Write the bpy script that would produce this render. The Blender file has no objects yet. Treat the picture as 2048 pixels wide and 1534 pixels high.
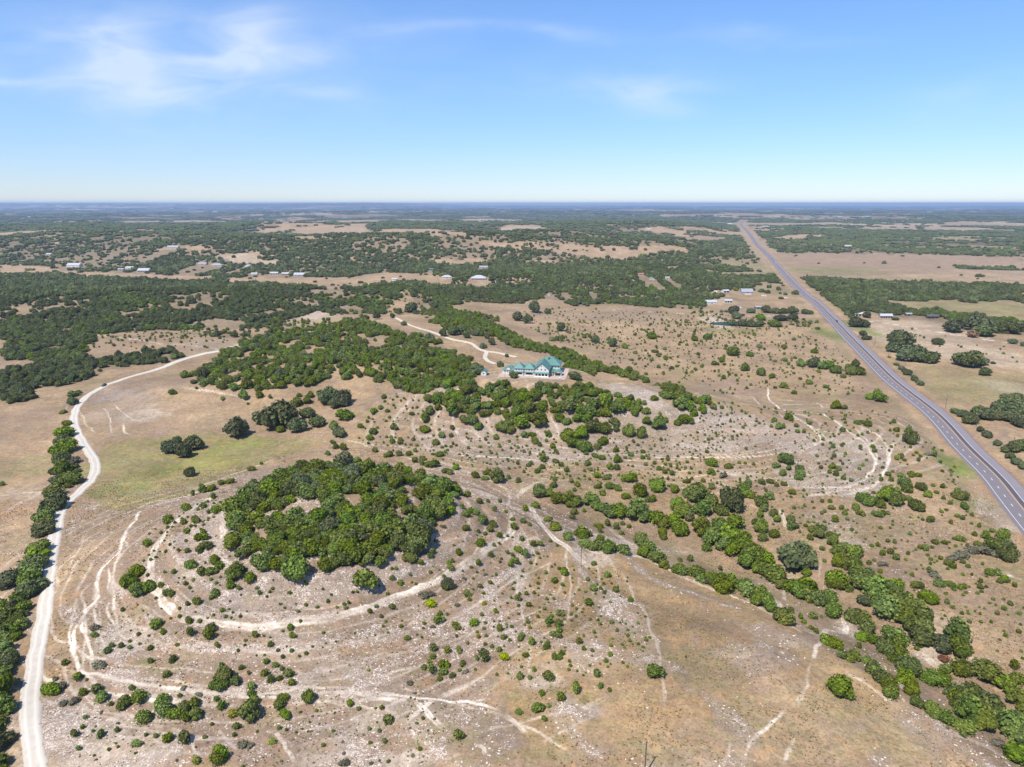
import bpy, bmesh, math, random
import numpy as np
R_ = math.radians
sc = bpy.context.scene
random.seed(7); RNG = np.random.default_rng(11)

# ------------------------------------------------------------------ camera, sky, sun, exposure
CAMZ = 150.0
PITCH = R_(14.77)
FPX = 1365.0
cam = bpy.data.objects.new('camera', bpy.data.cameras.new('camera'))
sc.collection.objects.link(cam)
cam.location = (0, 0, CAMZ); cam.rotation_euler = (R_(90) - PITCH, 0, 0)
cam.data.sensor_width = 36; cam.data.lens = FPX / 2048 * 36
cam.data.clip_start = 1; cam.data.clip_end = 200000
sc.camera = cam
sc.view_settings.view_transform = 'Standard'; sc.view_settings.look = 'None'
sc.view_settings.exposure = 0.42; sc.view_settings.gamma = 1; sc.view_settings.use_curve_mapping = False
SUN_EL = R_(56); SUN_SH = R_(37)          # shadows fall 37 degrees right of the view direction
sun = bpy.data.objects.new('sun', bpy.data.lights.new('sun', 'SUN')); sc.collection.objects.link(sun)
sun.data.energy = 4.8; sun.data.angle = R_(0.5); sun.data.color = (1, .94, .85)
sun.rotation_euler = (R_(90) - SUN_EL, 0, -SUN_SH)
w = bpy.data.worlds.new('World'); sc.world = w; w.use_nodes = True
nt = w.node_tree; N = nt.nodes; L = nt.links; N.clear()
def nd(N, t, **k):
    n = N.new(t)
    for a, b in k.items(): setattr(n, a, b)
    return n
def mth(nt, op, a, b=None, c=None, clamp=False):
    n = nt.nodes.new('ShaderNodeMath'); n.operation = op; n.use_clamp = clamp
    for i, v in enumerate((a, b, c)):
        if v is None: continue
        if isinstance(v, (int, float)): n.inputs[i].default_value = v
        else: nt.links.new(v, n.inputs[i])
    return n.outputs[0]
def mixc(nt, f, a, b, mode='MIX'):
    n = nt.nodes.new('ShaderNodeMix'); n.data_type = 'RGBA'; n.blend_type = mode
    for s, v in ((n.inputs[0], f), (n.inputs[6], a), (n.inputs[7], b)):
        if isinstance(v, (int, float)): s.default_value = v
        elif isinstance(v, tuple): s.default_value = (*v, 1)
        else: nt.links.new(v, s)
    return n.outputs[2]
sky = nd(N, 'ShaderNodeTexSky'); sky.sky_type = 'NISHITA'; sky.sun_disc = False
sky.sun_elevation = SUN_EL; sky.sun_rotation = SUN_SH + math.pi
sky.air_density = 1.0; sky.dust_density = .1; sky.ozone_density = 2.2; sky.altitude = 150
tc = nd(N, 'ShaderNodeTexCoord'); sx = nd(N, 'ShaderNodeSeparateXYZ'); L.new(tc.outputs['Generated'], sx.inputs[0])
yy = mth(nt, 'MAXIMUM', mth(nt, 'ABSOLUTE', sx.outputs[1]), .02)
cu = mth(nt, 'DIVIDE', sx.outputs[0], yy); cv = mth(nt, 'DIVIDE', sx.outputs[2], yy)
def dirpx(px, py):
    t = (py - 767) / FPX
    y = math.cos(PITCH) - t * math.sin(PITCH); z = -math.sin(PITCH) - t * math.cos(PITCH)
    return (px - 1024) / FPX / y, z / y
cb = nd(N, 'ShaderNodeCombineXYZ'); L.new(mth(nt, 'MULTIPLY', cu, 3.2), cb.inputs[0]); L.new(mth(nt, 'MULTIPLY', cv, 10.), cb.inputs[1])
wn = nd(N, 'ShaderNodeTexNoise'); wn.inputs['Scale'].default_value = 1.1; wn.inputs['Detail'].default_value = 4; L.new(cb.outputs[0], wn.inputs['Vector'])
wsep = nd(N, 'ShaderNodeSeparateColor'); L.new(wn.outputs['Color'], wsep.inputs[0])
du = mth(nt, 'MULTIPLY', mth(nt, 'SUBTRACT', wsep.outputs[0], .5), .13)
dv = mth(nt, 'MULTIPLY', mth(nt, 'SUBTRACT', wsep.outputs[1], .5), .09)
cu2 = mth(nt, 'ADD', cu, du); cv2 = mth(nt, 'ADD', cv, dv)
acc = None
for (px, py, wx, wy, a) in [(210, 60, 95, 28, .8), (235, 130, 75, 40, 1.), (330, 180, 120, 40, .75), (530, 62, 75, 34, .85), (400, 108, 60, 16, .7), (505, 115, 55, 34, .75),
        (620, 105, 70, 20, .6), (625, 185, 60, 14, .5), (60, 165, 120, 12, .5), (180, 188, 80, 10, .45), (1255, 170, 130, 18, .55), (1310, 195, 70, 30, .5),
        (1070, 64, 130, 12, .35), (1540, 62, 150, 18, .3), (820, 70, 160, 14, .28), (60, 75, 40, 10, .3), (1980, 190, 140, 40, .25), (350, 120, 380, 130, .5), (1250, 130, 250, 80, .12)]:
    u0, v0 = dirpx(px, py); su = wx / FPX; sv = wy / FPX
    a1 = mth(nt, 'MULTIPLY', mth(nt, 'SUBTRACT', cu2, u0), 1 / su); a2 = mth(nt, 'MULTIPLY', mth(nt, 'SUBTRACT', cv2, v0), 1 / sv)
    g = mth(nt, 'MULTIPLY', mth(nt, 'EXPONENT', mth(nt, 'MULTIPLY', mth(nt, 'ADD', mth(nt, 'MULTIPLY', a1, a1), mth(nt, 'MULTIPLY', a2, a2)), -1.)), a)
    acc = g if acc is None else mth(nt, 'ADD', acc, g)
fn = nd(N, 'ShaderNodeTexNoise'); fn.inputs['Scale'].default_value = 2.6; fn.inputs['Detail'].default_value = 6; fn.inputs['Distortion'].default_value = .6; L.new(cb.outputs[0], fn.inputs['Vector'])
cl = mth(nt, 'MULTIPLY', acc, mth(nt, 'ADD', mth(nt, 'MULTIPLY', fn.outputs[0], 2.0), -.35), clamp=True)
cl = mth(nt, 'ADD', mth(nt, 'MULTIPLY', cl, .55), .085)
hs = nd(N, 'ShaderNodeHueSaturation'); hs.inputs['Saturation'].default_value = 1.12; hs.inputs['Value'].default_value = 1.25; L.new(sky.outputs[0], hs.inputs['Color'])
elv = mth(nt, 'EXPONENT', mth(nt, 'MULTIPLY', mth(nt, 'MAXIMUM', sx.outputs[2], 0.), -7.))
e2 = mth(nt, 'EXPONENT', mth(nt, 'MULTIPLY', mth(nt, 'MAXIMUM', sx.outputs[2], 0.), -40.))
grade = mixc(nt, 1., mixc(nt, elv, (.62, .87, 1.14), (.52, .55, .84)), mixc(nt, e2, (1., 1., 1.), (1.22, 1.36, 1.28)), 'MULTIPLY')
skyg = mixc(nt, 1., hs.outputs[0], grade, 'MULTIPLY')
skyc = mixc(nt, cl, skyg, (6.6, 7.2, 7.9))
bg = nd(N, 'ShaderNodeBackground'); bg.inputs['Strength'].default_value = .1
L.new(skyc, bg.inputs[0]); wo = nd(N, 'ShaderNodeOutputWorld'); L.new(bg.outputs[0], wo.inputs[0])

# ------------------------------------------------------------------ numeric helpers
def h2(ix, iy, s):
    n = (ix.astype(np.int64) * 374761393 + iy.astype(np.int64) * 668265263 + s * 1442695041) & 0xffffffff
    n = ((n ^ (n >> 13)) * 1274126177) & 0xffffffff
    return ((n ^ (n >> 16)) & 0xffffff) / float(0xffffff)
def vn(x, y, s=0):
    ix = np.floor(x); iy = np.floor(y); fx = x - ix; fy = y - iy
    fx = fx * fx * (3 - 2 * fx); fy = fy * fy * (3 - 2 * fy)
    a = h2(ix, iy, s); b = h2(ix + 1, iy, s); c = h2(ix, iy + 1, s); d = h2(ix + 1, iy + 1, s)
    return (a * (1 - fx) + b * fx) * (1 - fy) + (c * (1 - fx) + d * fx) * fy
def fbm(x, y, wl, o=3, s=0):                       # 0..1
    r = 0; a = 1; t = 0
    for i in range(o):
        r = r + a * vn(x / wl + 17.3 * i + s, y / wl - 9.1 * i, s + i); t += a; a *= .5; wl *= .47
    return r / t
def ss(a, b, x):
    t = np.clip((x - a) / (b - a), 0, 1); return t * t * (3 - 2 * t)
SP, CP = math.sin(PITCH), math.cos(PITCH)
def ray(px, py):
    px = np.asarray(px, float); py = np.asarray(py, float); t = (py - 767) / FPX
    return np.stack([(px - 1024) / FPX, CP - t * SP, -SP - t * CP], -1)
def PL(px, py, z=0.):
    d = ray(px, py); F = (z - CAMZ) / d[..., 2]
    return d[..., 0] * F, d[..., 1] * F
def pdist(x, y, pts):                               # distance to a polyline and arc length along it
    best = np.full(x.shape, 1e9); al = np.zeros(x.shape); s0 = 0
    for (x0, y0), (x1, y1) in zip(pts[:-1], pts[1:]):
        dx, dy = x1 - x0, y1 - y0; l2 = dx * dx + dy * dy + 1e-9
        t = np.clip(((x - x0) * dx + (y - y0) * dy) / l2, 0, 1)
        d = np.hypot(x - x0 - t * dx, y - y0 - t * dy); m = d < best
        best = np.where(m, d, best); al = np.where(m, s0 + t * math.sqrt(l2), al); s0 += math.sqrt(l2)
    return best, al
def catmull(pts, step):
    P = np.array(pts, float); P = np.vstack([2 * P[0] - P[1], P, 2 * P[-1] - P[-2]]); out = []
    for i in range(1, len(P) - 2):
        n = max(2, int(np.linalg.norm(P[i + 1] - P[i]) / step))
        for k in range(n):
            t = k / n
            out.append(.5 * (2 * P[i] + (P[i + 1] - P[i - 1]) * t + (2 * P[i - 1] - 5 * P[i] + 4 * P[i + 1] - P[i + 2]) * t * t + (3 * P[i] - P[i - 1] - 3 * P[i + 1] + P[i + 2]) * t ** 3))
    out.append(P[-2]); return np.array(out)

# ------------------------------------------------------------------ terrain heights (metres; highway plain = 0)
HW_PX = [(2180, 1180), (2042, 1014), (1995, 956), (1933, 895), (1871, 828), (1785, 760), (1731, 706), (1699, 674), (1669, 642), (1631, 604), (1611, 590), (1576, 555), (1546, 521), (1529, 503), (1513, 488), (1503, 473), (1492, 459), (1482, 448), (1489, 440)]
HW = [tuple(float(v) for v in PL(a, b, 0)) for a, b in HW_PX]
d0 = np.array(HW[0]) - np.array(HW[1]); d0 = d0 / np.linalg.norm(d0)
HW = [tuple(np.array(HW[0]) + d0 * 400)] + HW
def anchor(px, py, z, h, sx, sy, rot=0): return (*[float(v) for v in PL(px, py, z)], h, sx, sy, R_(rot))
BUMPS = [anchor(650, 1055, 18, 31, 60, 50), anchor(610, 1150, 6, 14, 105, 82),
    anchor(1060, 758, 28, 27, 95, 42), anchor(720, 735, 16, 20, 120, 48, 8), anchor(800, 655, 18, 17, 130, 150), anchor(1330, 800, 14, 16, 80, 40, -12), anchor(1560, 875, 4, 7, 130, 62),
    anchor(1290, 1430, 6, 13, 80, 62, -20),
    anchor(330, 605, 14, 24, 260, 130), anchor(640, 590, 12, 20, 200, 110), anchor(60, 600, 10, 16, 260, 140), anchor(330, 680, 8, 10, 150, 70)]
FARB = [anchor(880, 492, 30, 46, 430, 210), anchor(1180, 478, 25, 36, 480, 130), anchor(560, 500, 20, 26, 500, 200), anchor(150, 480, 25, 30, 700, 300),
    anchor(1290, 455, 20, 34, 700, 300), anchor(300, 455, 30, 40, 1500, 400), anchor(1330, 545, 8, 14, 260, 120), anchor(1000, 560, 8, 12, 250, 90),
    anchor(1380, 500, 15, 18, 260, 140)]
DRAW = [tuple(float(v) for v in PL(a, b, 0)) for a, b in [(1090, 1010), (1300, 1060), (1560, 1150), (1800, 1290), (2020, 1450), (2300, 1700)]]
HOUSE = tuple(float(v) for v in PL(1058, 752, 28))
def hz(x, y):
    x = np.asarray(x, float); y = np.asarray(y, float)
    r = np.hypot(x, y)
    acc = np.zeros(x.shape)
    wx = x + 14 * (fbm(x, y, 70, 2, 3) - .5) * 2; wy = y + 14 * (fbm(x, y, 70, 2, 4) - .5) * 2
    for (cx, cy, h, sx_, sy_, ro) in BUMPS:
        dx = wx - cx; dy = wy - cy; c, s = math.cos(ro), math.sin(ro)
        u = (dx * c + dy * s) / sx_; v = (-dx * s + dy * c) / sy_
        q = u * u + v * v
        acc += (h * np.exp(-.5 * q * (1 + .18 * q))) ** 2.5
    z = acc ** .4
    hd, _ = pdist(x, y, HW)
    for (cx, cy, h, sx_, sy_, ro) in FARB:
        z = z + h * np.exp(-.5 * (((wx - cx) / sx_) ** 2 + ((wy - cy) / sy_) ** 2)) * ss(60, 320, hd)
    # small relief and erosion terraces on the slopes
    z = z + ss(1.5, 8, z) * ss(900, 600, r) * (.55 * np.sin(2 * np.pi * z / 3.1 + 2 * fbm(x, y, 60, 2, 9)))
    dd, _ = pdist(x, y, DRAW); z = z - 5.5 * np.exp(-(dd / 20.) ** 2)
    z = z + (fbm(x, y, 48, 3, 21) - .5) * 3.0 * ss(20, 70, hd) * ss(4000, 1500, r)
    z = z + (fbm(x, y, 9, 2, 22) - .5) * .7 * ss(14, 30, hd) * ss(900, 500, r)
    z = z + (fbm(x, y, 620, 3, 31) - .45) * 52 * ss(900, 2200, r) * ss(60, 500, hd) * (1 - .5 * ss(0, 3000, x))
    z = z + (fbm(x, y, 3600, 3, 37) - .5) * 90 * ss(3500, 9000, r) * ss(150, 1500, hd)
    # long mesas on the horizon, left
    z = z + ss(20000, 24000, y) * (ss(-1500, -6500, x)) * (100 + 42 * fbm(x, y * .2, 5000, 2, 41))
    z = z + ss(26000, 30000, y) * 30 * ss(.3, .6, fbm(x, y * .1, 7000, 2, 44))
    # house terrace
    hx, hy = HOUSE; q = np.hypot((x - hx - 2) / 48, (y - hy - 8) / 30)
    k = ss(1.25, .8, q); z = z * (1 - k) + 28.0 * k
    k = ss(34, 15, hd); z = z * (1 - k)
    return z
def U(px, py):
    px = np.atleast_1d(np.asarray(px, float)); py = np.atleast_1d(np.asarray(py, float)); d = ray(px, py)
    out = np.zeros((len(px), 3))
    for a in range(0, len(px), 4000):
        dd = d[a:a + 4000]
        F = np.geomspace(100, 46000, 420)
        X = dd[:, 0:1] * F; Y = dd[:, 1:2] * F; Z = CAMZ + dd[:, 2:3] * F
        G = hz(X, Y); below = Z < G
        i = np.where(below.any(1), below.argmax(1), len(F) - 1); i = np.maximum(i, 1)
        lo = F[i - 1]; hi = F[i]
        for _ in range(14):
            m = (lo + hi) / 2; b = CAMZ + dd[:, 2] * m < hz(dd[:, 0] * m, dd[:, 1] * m)
            hi = np.where(b, m, hi); lo = np.where(b, lo, m)
        out[a:a + 4000, 0] = dd[:, 0] * hi; out[a:a + 4000, 1] = dd[:, 1] * hi; out[a:a + 4000, 2] = hz(dd[:, 0] * hi, dd[:, 1] * hi)
    return out
def UL(pts): p = U([a for a, b in pts], [b for a, b in pts]); return [(float(q[0]), float(q[1])) for q in p]
def inpoly(x, y, poly):
    P = np.array(poly); res = np.zeros(x.shape, bool)
    m = (x > P[:, 0].min()) & (x < P[:, 0].max()) & (y > P[:, 1].min()) & (y < P[:, 1].max())
    xs, ys = x[m], y[m]; c = np.zeros(xs.shape, bool); j = len(P) - 1
    for i in range(len(P)):
        xi, yi = P[i]; xj, yj = P[j]
        if yi != yj: c ^= ((yi > ys) != (yj > ys)) & (xs < (xj - xi) * (ys - yi) / (yj - yi) + xi)
        j = i
    res[m] = c; return res

# ------------------------------------------------------------------ object helpers
C = sc.collection
def tag(o, label=None, cat=None, group=None, kind=None):
    if label: o['label'] = label
    if cat: o['category'] = cat
    if group: o['group'] = group
    if kind: o['kind'] = kind
    return o
def mesh(name, V, F, mat=None, smooth=False, attrs=None):
    me = bpy.data.meshes.new(name); V = np.asarray(V, np.float32)
    if isinstance(F, np.ndarray):
        k = F.shape[1]; me.vertices.add(len(V)); me.vertices.foreach_set('co', V.ravel())
        me.loops.add(F.size); me.loops.foreach_set('vertex_index', F.ravel().astype(np.int32))
        me.polygons.add(len(F)); me.polygons.foreach_set('loop_start', np.arange(0, F.size, k, dtype=np.int32))
        me.polygons.foreach_set('use_smooth', np.full(len(F), smooth)); me.update(calc_edges=True)
    else:
        me.from_pydata([tuple(v) for v in V], [], F); me.update()
        if smooth: me.polygons.foreach_set('use_smooth', [True] * len(me.polygons))
    for m in (mat if isinstance(mat, list) else [mat]):
        if m: me.materials.append(m)
    return me
def obj(name, me, parent=None, loc=None):
    o = bpy.data.objects.new(name, me); C.objects.link(o)
    if parent: o.parent = parent
    if loc is not None: o.location = loc
    return o
def empty(name, loc, rz=0):
    o = bpy.data.objects.new(name, None); C.objects.link(o); o.location = loc; o.rotation_euler = (0, 0, rz); o.empty_display_size = 1; return o
def dup(o, parent=None):
    c = o.copy(); C.objects.link(c); c.parent = parent
    for ch in list(o.children): dup(ch, c)
    return c
def pmat(name, col, rough=.8, noise=None, spec=.3, metal=0):
    m = bpy.data.materials.new(name); m.use_nodes = True; t = m.node_tree; b = t.nodes['Principled BSDF']
    b.inputs['Roughness'].default_value = rough; b.inputs['Specular IOR Level'].default_value = spec; b.inputs['Metallic'].default_value = metal
    b.inputs['Base Color'].default_value = (*col, 1)
    if noise:
        sc_, amt = noise; g = t.nodes.new('ShaderNodeTexCoord'); n = t.nodes.new('ShaderNodeTexNoise'); n.inputs['Scale'].default_value = sc_; n.inputs['Detail'].default_value = 5
        t.links.new(g.outputs['Object'], n.inputs['Vector'])
        f = mth(t, 'ADD', mth(t, 'MULTIPLY', mth(t, 'SUBTRACT', n.outputs[0], .5), amt * 2), 1.)
        cc = t.nodes.new('ShaderNodeCombineXYZ')
        for i in range(3): t.links.new(f, cc.inputs[i])
        t.links.new(mixc(t, 1., col, cc.outputs[0], 'MULTIPLY'), b.inputs['Base Color'])
    return m
class MB:
    def __init__(s): s.V = []; s.F = []
    def box(s, x0, x1, y0, y1, z0, z1):
        k = len(s.V); s.V += [(x0, y0, z0), (x1, y0, z0), (x1, y1, z0), (x0, y1, z0), (x0, y0, z1), (x1, y0, z1), (x1, y1, z1), (x0, y1, z1)]
        s.F += [tuple(k + i for i in f) for f in ((0, 3, 2, 1), (4, 5, 6, 7), (0, 1, 5, 4), (1, 2, 6, 5), (2, 3, 7, 6), (3, 0, 4, 7))]; return s
    def poly(s, pts): k = len(s.V); s.V += [tuple(p) for p in pts]; s.F.append(tuple(range(k, k + len(pts)))); return s
    def prism(s, pts, z0, z1):                          # pts xy outline
        k = len(s.V); n = len(pts); s.V += [(a, b, z0) for a, b in pts] + [(a, b, z1) for a, b in pts]
        s.F.append(tuple(range(k + n - 1, k - 1, -1))); s.F.append(tuple(range(k + n, k + 2 * n)))
        for i in range(n): j = (i + 1) % n; s.F.append((k + i, k + j, k + n + j, k + n + i))
        return s
    def slab(s, pts, t=.18):                            # closed sloping plate, pts 3d
        k = len(s.V); n = len(pts); s.V += [tuple(p) for p in pts] + [(a, b, c - t) for a, b, c in pts]
        s.F.append(tuple(range(k, k + n))); s.F.append(tuple(range(k + 2 * n - 1, k + n - 1, -1)))
        for i in range(n): j = (i + 1) % n; s.F.append((k + j, k + i, k + n + i, k + n + j))
        return s
    def tube(s, p, q, r0, r1=None, n=8):
        r1 = r0 if r1 is None else r1; p = np.array(p, float); q = np.array(q, float); d = q - p; d /= np.linalg.norm(d)
        a = np.cross(d, [0, 0, 1]) if abs(d[2]) < .9 else np.cross(d, [1, 0, 0]); a /= np.linalg.norm(a); b = np.cross(d, a); k = len(s.V)
        for c, r in ((p, r0), (q, r1)):
            for i in range(n): an = 2 * math.pi * i / n; s.V.append(tuple(c + r * (a * math.cos(an) + b * math.sin(an))))
        for i in range(n): j = (i + 1) % n; s.F.append((k + i, k + j, k + n + j, k + n + i))
        s.F.append(tuple(range(k + n - 1, k - 1, -1))); s.F.append(tuple(range(k + n, k + 2 * n))); return s
    def build(s, name, mat, parent=None): return obj(name, mesh(name, np.array(s.V), s.F, mat), parent)

# ------------------------------------------------------------------ what covers the land (all outlines are put on the terrain first)
def T_(ox, oy, pts, k=700 / 2048.): return [(ox + a * k, oy + b * k) for a, b in pts]
u1 = lambda p: T_(0, 380, p); u2 = lambda p: T_(680, 380, p); u3 = lambda p: T_(1348, 380, p)
TAN = (.335, .240, .148); PINK = (.305, .222, .158); OLIVE = (.25, .225, .11); GREEN = (.15, .22, .045); PALE = (.47, .39, .30); WHITE = (.76, .67, .56); BROWN = (.20, .14, .10); FLOOR = (.20, .165, .11); SAND = (.42, .30, .188); RUST = (.33, .19, .10); GREYW = (.42, .38, .35)
FIELDS = [([(0, 528), (70, 530), (100, 538), (165, 543), (240, 548), (400, 552), (520, 556), (700, 554), (760, 546), (880, 546), (905, 556), (890, 566), (760, 566), (700, 573), (560, 573), (440, 562), (330, 560), (200, 556), (100, 551), (0, 551)], SAND),
    ([(455, 508), (500, 507), (560, 520), (565, 532), (500, 530), (440, 522), (430, 515)], PALE), ([(345, 493), (420, 490), (422, 500), (360, 500)], RUST),
    (u2([(730, 285), (900, 296), (1050, 300), (1300, 306), (1400, 312), (1500, 330), (1700, 330), (2048, 338), (2048, 362), (1900, 368), (1750, 390), (1600, 402), (1450, 396), (1350, 370), (1200, 350), (1050, 345), (900, 330), (800, 320)]), SAND),
    ([(500, 452), (600, 451), (686, 453), (680, 458), (560, 459), (500, 457)], SAND), ([(587, 472), (640, 471), (668, 474), (640, 479), (590, 478)], SAND), (u2([(240, 225), (450, 225), (650, 235), (750, 262), (640, 268), (430, 262), (230, 245)]), SAND), (u2([(930, 212), (1180, 212), (1200, 225), (1000, 242), (930, 235)]), PALE),
    (u2([(200, 142), (400, 138), (420, 146), (210, 150)]), PALE), (u2([(580, 155), (880, 150), (900, 160), (700, 165)]), PALE), (u2([(800, 195), (900, 195), (935, 170), (955, 175), (940, 205), (880, 206)]), PALE),
    (u2([(1450, 235), (1600, 240), (1700, 220), (1830, 210), (1950, 220), (2048, 220), (2048, 296), (1950, 255), (1850, 248), (1600, 246), (1480, 242)]), SAND),
    (u2([(1050, 415), (1270, 410), (1280, 425), (1100, 432)]), SAND), (u2([(500, 408), (860, 405), (900, 425), (640, 430)]), SAND), (u2([(0, 400), (100, 405), (180, 435), (80, 425)]), SAND), (u2([(1690, 440), (1800, 455), (2048, 450), (2048, 472), (1850, 470), (1700, 455)]), SAND),
    (u1([(800, 345), (1000, 335), (1230, 325), (1235, 350), (1000, 350)]), SAND), (u1([(290, 300), (340, 305), (380, 320), (340, 322)]), PALE), (u1([(770, 232), (860, 228), (960, 235), (970, 250), (780, 244)]), SAND), (u1([(660, 236), (740, 240), (740, 252), (660, 246)]), SAND), (u1([(1030, 240), (1290, 238), (1290, 252), (1040, 250)]), SAND),
    (u1([(1230, 155), (1440, 150), (1440, 168), (1260, 170)]), SAND), (u1([(1340, 190), (1480, 188), (1650, 160), (1850, 170), (2048, 190), (2048, 215), (1900, 230), (1650, 236), (1480, 215)]), SAND), (u1([(1700, 275), (1950, 268), (1990, 285), (1740, 292)]), SAND),
    (u3([(0, 212), (60, 232), (160, 220), (280, 222), (385, 245), (395, 272), (200, 262), (0, 262)]), SAND), (u3([(0, 266), (300, 275), (340, 290), (200, 302), (0, 295)]), PINK),
    (u3([(430, 208), (600, 212), (720, 225), (640, 242), (440, 236)]), SAND), (u3([(480, 290), (650, 258), (850, 252), (945, 275), (800, 287), (560, 305)]), SAND),
    (u3([(560, 366), (900, 370), (1200, 372), (1500, 372), (2048, 388), (2048, 440), (1950, 430), (1650, 445), (1640, 482), (1500, 492), (1300, 492), (1150, 505), (900, 512), (700, 515), (620, 440)]), PINK),
    (u3([(1180, 330), (1300, 312), (1700, 320), (2048, 335), (2048, 358), (1700, 350), (1400, 345)]), OLIVE), (u3([(1130, 285), (1600, 262), (2048, 285), (2048, 305), (1500, 290)]), OLIVE),
    (u3([(170, 150), (500, 158), (900, 146), (1400, 153), (1390, 166), (1000, 182), (700, 176), (420, 167)]), PALE), (u3([(150, 470), (580, 478), (592, 500), (300, 506)]), OLIVE), (u3([(180, 398), (500, 400), (530, 430), (545, 468), (450, 470), (300, 440)]), OLIVE),
    (u3([(490, 558), (680, 560), (730, 605), (600, 618), (480, 590)]), OLIVE), (u3([(150, 690), (240, 600), (480, 602), (780, 635), (870, 730), (700, 690), (350, 700)]), TAN),
    (u3([(950, 192), (1400, 192), (1600, 205), (1200, 212), (1000, 205)]), PALE), (u3([(820, 216), (1000, 214), (1040, 226), (850, 232)]), OLIVE), (u3([(1800, 185), (1990, 183), (1990, 194), (1850, 196)]), PALE)]
FOREST = [[(0, 552), (120, 556), (200, 562), (300, 562), (430, 567), (540, 574), (640, 577), (720, 578), (775, 574), (792, 600), (762, 628), (700, 628), (640, 620), (580, 640), (520, 658), (440, 655), (385, 658), (300, 662), (180, 668), (166, 690), (174, 735), (100, 722), (0, 725)],
    [(0, 740), (70, 735), (150, 722), (230, 718), (300, 702), (350, 700), (375, 712), (365, 722), (300, 730), (220, 742), (150, 768), (90, 772), (60, 800), (0, 812)],
    [(760, 562), (850, 567), (905, 572), (1000, 568), (1060, 568), (1130, 538), (1400, 538), (1460, 546), (1545, 545), (1572, 556), (1560, 568), (1500, 562), (1440, 578), (1400, 622), (1330, 618), (1200, 612), (1130, 608), (1090, 598), (1040, 606), (1000, 608), (930, 604), (870, 608), (840, 600), (790, 575)],
    [(1594, 556), (1700, 562), (1850, 568), (2048, 568), (2048, 602), (1900, 602), (1780, 602), (1760, 610), (1705, 615), (1694, 648), (1660, 612), (1630, 585)],
    [(1680, 604), (1760, 608), (1850, 624), (1950, 632), (2048, 638), (2048, 668), (1990, 668), (1900, 650), (1830, 642), (1760, 627), (1700, 618)]]
FIELDS_W = [(UL(p), c) for p, c in FIELDS]; FOREST_W = [UL(p) for p in FOREST]
OPENP = UL([(640, 655), (720, 625), (780, 585), (800, 575), (860, 605), (1000, 610), (1100, 608), (1250, 618), (1410, 622), (1430, 640), (1640, 640), (1700, 700), (1900, 860), (2300, 1250), (2300, 1534), (-300, 1534), (-300, 830), (100, 790), (250, 745), (380, 700)])
def forest(x, y):
    r = np.hypot(x, y); hd, _ = pdist(x, y, HW)
    hxs = np.interp(y, [p[1] for p in HW], [p[0] for p in HW]); right = ss(0, 800, x - hxs)
    n = fbm(x, y * .8, 1000, 4, 51)
    th = .385 + .09 * right * ss(7000, 2500, r) - .06 * ss(3500, 8000, r)
    f = ss(th, th + .035, n) * ss(1180, 1480, np.hypot(x * .8, y)) * ss(22, 60, hd)
    wx = x + (fbm(x, y, 45, 3, 61) - .5) * 60 * ss(300, 1400, r); wy = y + (fbm(x, y, 45, 3, 62) - .5) * 90 * ss(300, 1400, r)
    wx += (fbm(x, y, 300, 2, 71) - .5) * 160 * ss(2000, 5000, r); wy += (fbm(x, y, 300, 2, 72) - .5) * 400 * ss(2000, 5000, r)
    for p in FOREST_W: f = np.where(inpoly(wx, wy, p), 1., f)
    for p, c in FIELDS_W: f = np.where(inpoly(wx, wy, p), .004 if c == PINK else .004 + .45 * ss(.5, .62, fbm(x, y, 150, 3, 55)) * ss(1700, 2300, r), f)
    return np.where(hd < 20, 0, f)

print('ground mesh')
azs = np.concatenate([np.linspace(-180, -46, 34), np.linspace(-44, 44, 1180), np.linspace(46, 180, 34)])
dep = np.concatenate([np.linspace(50, .62, 700), np.geomspace(.6, .2, 42)])
rr = np.concatenate([[2, 30, 70, 100], CAMZ / np.tan(np.radians(dep))])
A, Rr = np.meshgrid(np.radians(azs), rr); GX = (Rr * np.sin(A)); GY = (Rr * np.cos(A)); shp = GX.shape
gx = GX.ravel(); gy = GY.ravel(); gz = hz(gx, gy)
col = np.zeros((len(gx), 3)); msk = np.zeros((len(gx), 3))
gr = np.hypot(gx, gy)
def mixw(c, a): global col; col = col * (1 - a[:, None]) + np.array(c)[None] * a[:, None]
col[:] = TAN
n1 = fbm(gx, gy, 60, 4, 101); n2 = fbm(gx, gy, 22, 4, 102); n3 = fbm(gx, gy, 220, 3, 103); n4 = fbm(gx, gy, 7, 3, 104)
mixw(PINK, ss(.42, .62, n1) * .8); mixw(OLIVE, ss(.52, .68, n2) * .45); mixw(SAND, ss(.5, .7, n3) * .6); mixw(BROWN, ss(.58, .75, n4) * .25)
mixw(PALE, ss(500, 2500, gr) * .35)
warpx = gx + (n2 - .5) * 14; warpy = gy + (n4 - .5) * 12
bxy = lambda X, Y, m: (gx > X - m) & (gx < X + m) & (gy > Y - m) & (gy < Y + m)
def blob(px, py, wx, wy, c, a, rock=None, rot=0, soft=.5):
    p = U(px, py)[0]; X, Y = p[0], p[1]; dist = math.hypot(X, Y, CAMZ - p[2]); s = dist / FPX
    sx_ = wx * s; sy_ = wy * s / ((CAMZ - p[2]) / dist)
    m = bxy(X, Y, 2.2 * max(sx_, sy_)); dx = warpx[m] - X; dy = warpy[m] - Y; ro = R_(rot); cc, si = math.cos(ro), math.sin(ro)
    u = (dx * cc + dy * si) / sx_; v = (-dx * si + dy * cc) / sy_; q = np.sqrt(u * u + v * v)
    k = ss(1 + soft, 1 - soft, q + (n4[m] - .5) * 1.2) * a
    if c is not None: col[m] = col[m] * (1 - k[:, None]) + np.array(c) * k[:, None]
    if rock is not None: msk[m, 0] = msk[m, 0] * (1 - k) + rock * k
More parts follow.
